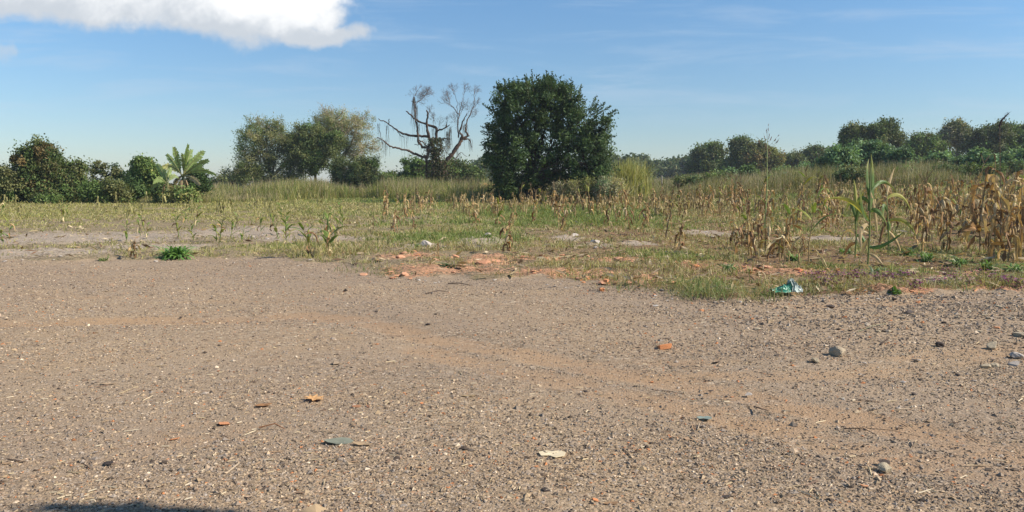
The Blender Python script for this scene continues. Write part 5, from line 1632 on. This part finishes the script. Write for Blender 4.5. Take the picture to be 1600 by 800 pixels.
LOBED = [(.5, .05), (.3, .15), (.42, .4), (.12, .22), (0, .55), (-.12, .2), (-.4, .38), (-.25, .08), (-.55, 0), (-.22, -.12), (-.35, -.4), (-.05, -.2), (.1, -.45), (.18, -.15), (.45, -.25)]
OVAL = [(.5, 0), (.35, .14), (.1, .2), (-.2, .18), (-.42, .08), (-.52, 0), (-.4, -.1), (-.1, -.19), (.2, -.17), (.38, -.1)]
CHIP = [(.5, .1), (.3, .28), (0, .22), (-.2, .3), (-.5, .12), (-.42, -.15), (-.15, -.1), (.1, -.3), (.42, -.18)]
flat_leaf('lobed pale orange dry leaf on the left foreground gravel', 490, 624, 30, [(a, b * 1.6) for a, b in LOBED], (0.58, 0.34, 0.15), 'dry leaf', 'dry_leaf')
flat_leaf('oval orange dry leaf left of the lobed one', 412, 634, 26, [(a, b * 1.5) for a, b in OVAL], (0.42, 0.22, 0.10), 'dry leaf', 'dry_leaf', rz=.3)
flat_leaf('small brown dry leaf right of the lobed one', 557, 636, 16, [(a, b * 1.7) for a, b in OVAL], (0.34, 0.17, 0.09), 'dry leaf', 'dry_leaf', rz=.6)
flat_leaf('small brown curled leaf, rightmost of the left foreground leaves', 575, 636, 12, OVAL, (0.28, 0.14, 0.08), 'dry leaf', 'dry_leaf', rz=2)
flat_leaf('pale tan dry leaf above the centre of the foreground', 732, 620, 22, OVAL, (0.50, 0.36, 0.20), 'dry leaf', 'dry_leaf')
flat_leaf('cream splintered wood chip in the centre foreground', 863, 711, 44, [(a, b * 1.5) for a, b in CHIP], (0.75, 0.64, 0.44), 'wood chip', 'wood_chip', curl=.05)
flat_leaf('bluish green crumpled plastic scrap in the foreground left of centre', 530, 692, 46, [(a, b * 1.6) for a, b in OVAL], (0.25, 0.26, 0.20), 'plastic scrap', 'plastic_scrap', curl=.12, rz=.25)
flat_leaf('curled tan leaf against the bluish plastic scrap', 566, 696, 34, OVAL, (0.42, 0.30, 0.18), 'dry leaf', 'dry_leaf', curl=.25, rz=-.2)
flat_leaf('teal plastic shard on the gravel below the sandy track', 1101, 654, 24, [(a, b * 1.5) for a, b in CHIP], (0.24, 0.29, 0.25), 'plastic shard', 'plastic_shard', curl=.05)
flat_leaf('tan chip below the teal shard', 1078, 687, 18, [(a, b * 1.6) for a, b in CHIP], (0.50, 0.34, 0.21), 'chip', 'wood_chip', curl=.1)
flat_leaf('tan leaf on the gravel at the bottom frame edge', 955, 788, 24, OVAL, (0.36, 0.22, 0.12), 'dry leaf', 'dry_leaf')
flat_leaf('cream leaf scrap in the far left middle ground', 170, 601, 24, OVAL, (0.45, 0.32, 0.2), 'dry leaf', 'dry_leaf')


def stick(label, p, q, r, col, name='dry_stalk', cat='dry stalk', lift=.012, mid=0.02):
    a = np.array(G(*p)); b = np.array(G(*q)); a[2] += lift; b[2] += lift
    c = (a + b) / 2 + [g.normal() * .02, g.normal() * .03, mid]
    m = MB(); m.tube([a * 0, c - a, b - a], [r, r * .9, r * .6], col, 5)
    tag(obj(name, m.me(name, M_DRY), None, tuple(a)), label, cat)


TAN = (0.48, 0.38, 0.22); DK = (0.09, 0.06, 0.045)
stick('long pale dry stalk lying across the bare centre patch', (925, 398), (1000, 402), .014, TAN)
stick('pale stalk lying behind the orange rubble', (840, 407), (905, 400), .01, TAN)
stick('thin pale stalk lying right of the short dark stump', (1090, 398), (1040, 395), .012, TAN)
stick('pale stalk in the grass behind the orange rubble', (1085, 392), (1130, 398), .01, TAN)
stick('dark stick on the gravel edge under the centre red soil', (700, 444), (735, 447), .008, DK)
stick('dark twig lying on the gravel left of the orange brick pieces', (665, 460), (700, 457), .006, DK)
stick('dark twig pointing up on the right gravel', (1376, 540), (1390, 530), .006, DK, mid=.03)
stick('brown twig half buried in the sandy track', (1178, 638), (1200, 644), .005, DK)
stick('dark twig pressed in the lower sandy track', (1318, 673), (1368, 682), .0035, DK)
stick('thin dark twig pressed in the sand right of the teal shard', (1355, 672), (1440, 686), .002, DK)
stick('dark twig in the left of the sandy track', (1020, 612), (1072, 620), .002, DK)
stick('straw stalk lying below the purple weeds', (1340, 520), (1385, 507), .004, (0.35, 0.33, 0.2))
stick('yellow maize stalk bent down to the ground right of the thin straight maize', (1268, 405), (1300, 432), .012, (0.42, 0.36, 0.14), mid=.12)
stick('brown twig lying left of the oval orange leaf', (405, 671), (445, 673), .005, (0.3, 0.15, 0.08))
stick('dark stalk lying by the plastic bag', (1262, 462), (1300, 458), .008, (0.16, 0.09, 0.06))


# green plastic bag
def bag():
    g = np.random.default_rng(8)
    x, y, z = G(1226, 459)
    m, t_, out = mat_new('plastic_film')
    a = t_.node('ShaderNodeAttribute', attribute_name='tint').outputs['Color']
    b = t_.node('ShaderNodeBsdfPrincipled', {'Base Color': a, 'Roughness': .28, 'Specular IOR Level': .5})
    tr = t_.node('ShaderNodeBsdfTranslucent', {'Color': a}); mx = t_.node('ShaderNodeMixShader', {0: .35})
    t_.l.new(b.outputs[0], mx.inputs[1]); t_.l.new(tr.outputs[0], mx.inputs[2]); t_.l.new(mx.outputs[0], out.inputs[0])
    r_ = tag(empty('plastic_bag', (x, y, z), .25), 'crumpled green and clear plastic bag lying in the grass at the gravel edge', 'plastic bag')
    nu, nv = 44, 26
    for nm, x0, x1, col, k in (('green_part', -.20, .09, (0.09, 0.42, 0.28), 3), ('clear_end', .07, .21, (0.55, 0.63, 0.58), 14)):
        U, Vv = np.meshgrid(np.linspace(0, 1, nu), np.linspace(-1, 1, nv), indexing='ij')
        X_ = x0 + (x1 - x0) * U + .05 * (vn(U * 6 + k, Vv * 3, 8) - .5) + .02 * (vn(U * 15, Vv * 9 + k, 4) - .5)
        wid = .055 + .05 * vn(U * 4 + k, U * 0, 21)
        Yy = Vv * wid + .04 * (vn(U * 5, Vv * 2 + k, 9) - .5)
        rid = np.abs(vn(U * 8 + k, Vv * 3.5, 31) - .5) * 2; rid2 = np.abs(vn(U * 19, Vv * 8 + k, 33) - .5) * 2
        Z_ = .01 + (.10 + .06 * (nm != 'green_part')) * (1 - Vv ** 2) * (.35 + .65 * U if nm == 'green_part' else 1 - .5 * U) * (1.15 - .9 * rid) + .025 * rid2 * (1 - np.abs(Vv) * .6)
        V = np.stack([X_, Yy, Z_ + .02], -1).reshape(-1, 3)
        V2 = V - [0, 0, .003]
        i = np.arange(nu - 1)[:, None] * nv; j = np.arange(nv - 1)[None]
        Q = np.stack([i + j, i + j + 1, i + nv + j + 1, i + nv + j], -1).reshape(-1, 4)
        cc = np.tile(np.array(col), (2 * len(V), 1)) * (.7 + .6 * np.tile(rid.ravel(), 2))[:, None]
        obj(nm, mesh(nm, np.vstack([V, V2]), np.vstack([Q, Q[:, ::-1] + len(V)]), m, cc), r_)


bag()

# soil bank and thin post behind
x, y, z = GY(770, 104)
m = MB()
U, Vv = np.meshgrid(np.linspace(-1, 1, 40), np.linspace(-1, 1, 14), indexing='ij')
hh = np.clip(1 - (np.abs(U) ** 2.5) - Vv ** 2, 0, 1) ** .6 * (.8 + .4 * vn(U * 4 + 9, Vv * 3, 3))
V = np.stack([U * 3.4, Vv * 2, hh * 1.5 - .15], -1).reshape(-1, 3)
i = np.arange(39)[:, None] * 14; j = np.arange(13)[None]
Q = np.stack([i + j, i + 14 + j, i + 14 + j + 1, i + j + 1], -1).reshape(-1, 4)
m.add(V, Q, None, (0.42, 0.17, 0.08))
tag(obj('soil_mound', m.me('soil_mound', M_BARK, True), None, (x, y, z)), 'low mound of bare orange soil far behind, left of the dark tree', 'soil mound')
x, y, z = GY(1033, 78)
m = MB(); m.tube([[0, 0, -.3], [0.02, 0, 1.0], [0, 0, 1.9]], [.05, .05, .045], (0.24, 0.21, 0.17), 8)
tag(obj('fence_post', m.me('fence_post', M_BARK, True), None, (x, y, z)), 'thin weathered grey wooden post beyond the reeds', 'post')

# ------------------------------------------------------------------ labels of the many small repeats


def autolabel(pred, landmarks, rows, fmt, cat_ok=None):
    """tell repeats apart: which one, counted rightwards from a landmark, in which strip of the ground"""
    cell = {}
    for o in [o for o in COL.objects if o.parent is None and o.get('label') in pred]:
        x, y, z = o.location
        yc = y * math.cos(TH) - (z - CH) * math.sin(TH)
        px = 800 + F * x / yc
        k = max(i for i, l in enumerate(landmarks) if px >= l[0] or i == 0)
        r = max(i for i, l in enumerate(rows) if y >= l[0] or i == 0)
        cell.setdefault((o['label'], k, r), []).append((px, o))
    for (lab, k, r), lst in cell.items():
        lst.sort(key=lambda q: q[0])
        for i, (px, o) in enumerate(lst):
            o['label'] = fmt % (pred[lab], ORD[min(i, 19)], landmarks[k][1], rows[r][1])


EDGE_LM = [(-400, 'the left frame edge'), (560, 'the left gravel shoulder'), (616, 'the lone rust brown maize'), (664, 'the pale rounded boulder'), (762, 'the large red lump'), (793, 'the orange brown maize'),
           (860, 'below the dark tree'), (940, 'the stacked brick pieces'), (1006, 'the narrow brown maize'), (1062, 'the short dark stump'), (1122, 'the big bushy tuft'), (1196, 'the seeding stalk'),
           (1226, 'the plastic bag'), (1290, 'the short reddish maize'), (1356, 'the tall green maize'), (1399, 'the green seedling'), (1478, 'the leaning brown maize'), (1553, 'the bleached husk maize')]
autolabel({'red soil clod in the rubble strip between gravel and field': 'red soil clod', 'orange brick chip in the rubble strip between gravel and field': 'orange brick chip',
           'pale stone on a bare patch of the field': 'pale field stone', 'pale chip along the rim of the gravel': 'pale rim chip', 'small purple leaved weed with magenta flowers in the right gravel edge strip': 'purple flowering weed'},
          EDGE_LM, [(0, 'at the edge'), (11.6, 'behind the edge'), (13.5, 'front weeds'), (17, 'farther field')], '%s, %s one right of %s, %s')
GR_LM = [(-400, 'the left frame edge'), (170, 'the bluish flat stone'), (350, 'the long orange tile chip'), (490, 'the lobed orange leaf'), (669, 'the single black pebble'), (863, 'the cream wood chip'),
         (940, 'the stacked brick pieces'), (1039, 'the flat orange tile'), (1101, 'the teal shard'), (1226, 'the plastic bag'), (1306, 'the largest grey stone'), (1383, 'the dark capped stone'), (1467, 'the dark round stone'), (1551, 'the pyramid shaped stone')]
autolabel({'small grey stone in the coarse rubble along the right gravel edge': 'grey rubble stone', 'small dark stone in the coarse rubble along the right gravel edge': 'dark rubble stone',
           'small dark stone loose on the right half of the gravel': 'small dark stone', 'small pale stone loose on the right half of the gravel': 'small pale stone',
           'small dark stone loose on the left half of the gravel': 'tiny dark stone', 'small pale chip loose on the left half of the gravel': 'small pale chip',
           'small orange brick chip scattered on the gravel': 'orange brick chip', 'orange crumb in the spilled patch below the sandy track': 'orange crumb'},
          GR_LM, [(0, 'nearest gravel'), (4.6, 'lower gravel'), (6.0, 'middle gravel'), (7.8, 'upper gravel'), (9.3, 'farthest gravel')], '%s, %s one right of %s, %s')

# ------------------------------------------------------------------ haze
m, t, out = mat_new('haze_air')
v = t.node('ShaderNodeVolumePrincipled', {'Color': (0.80, 0.88, 1.0), 'Density': 0.00032, 'Anisotropy': 0.2})
t.l.new(v.outputs[0], out.inputs['Volume'])
b = MB()
X0, X1, Y0, Y1, Z0, Z1 = -2400, 2400, -20, 1800, -9, 22
b.add([(x, y, z) for z in (Z0, Z1) for y in (Y0, Y1) for x in (X0, X1)], [[0, 2, 3, 1], [4, 5, 7, 6], [0, 1, 5, 4], [2, 6, 7, 3], [0, 4, 6, 2], [1, 3, 7, 5]])
tag(obj('haze', b.me('haze', m)), 'thin pale haze filling the air over the whole field', 'haze', None, 'stuff')
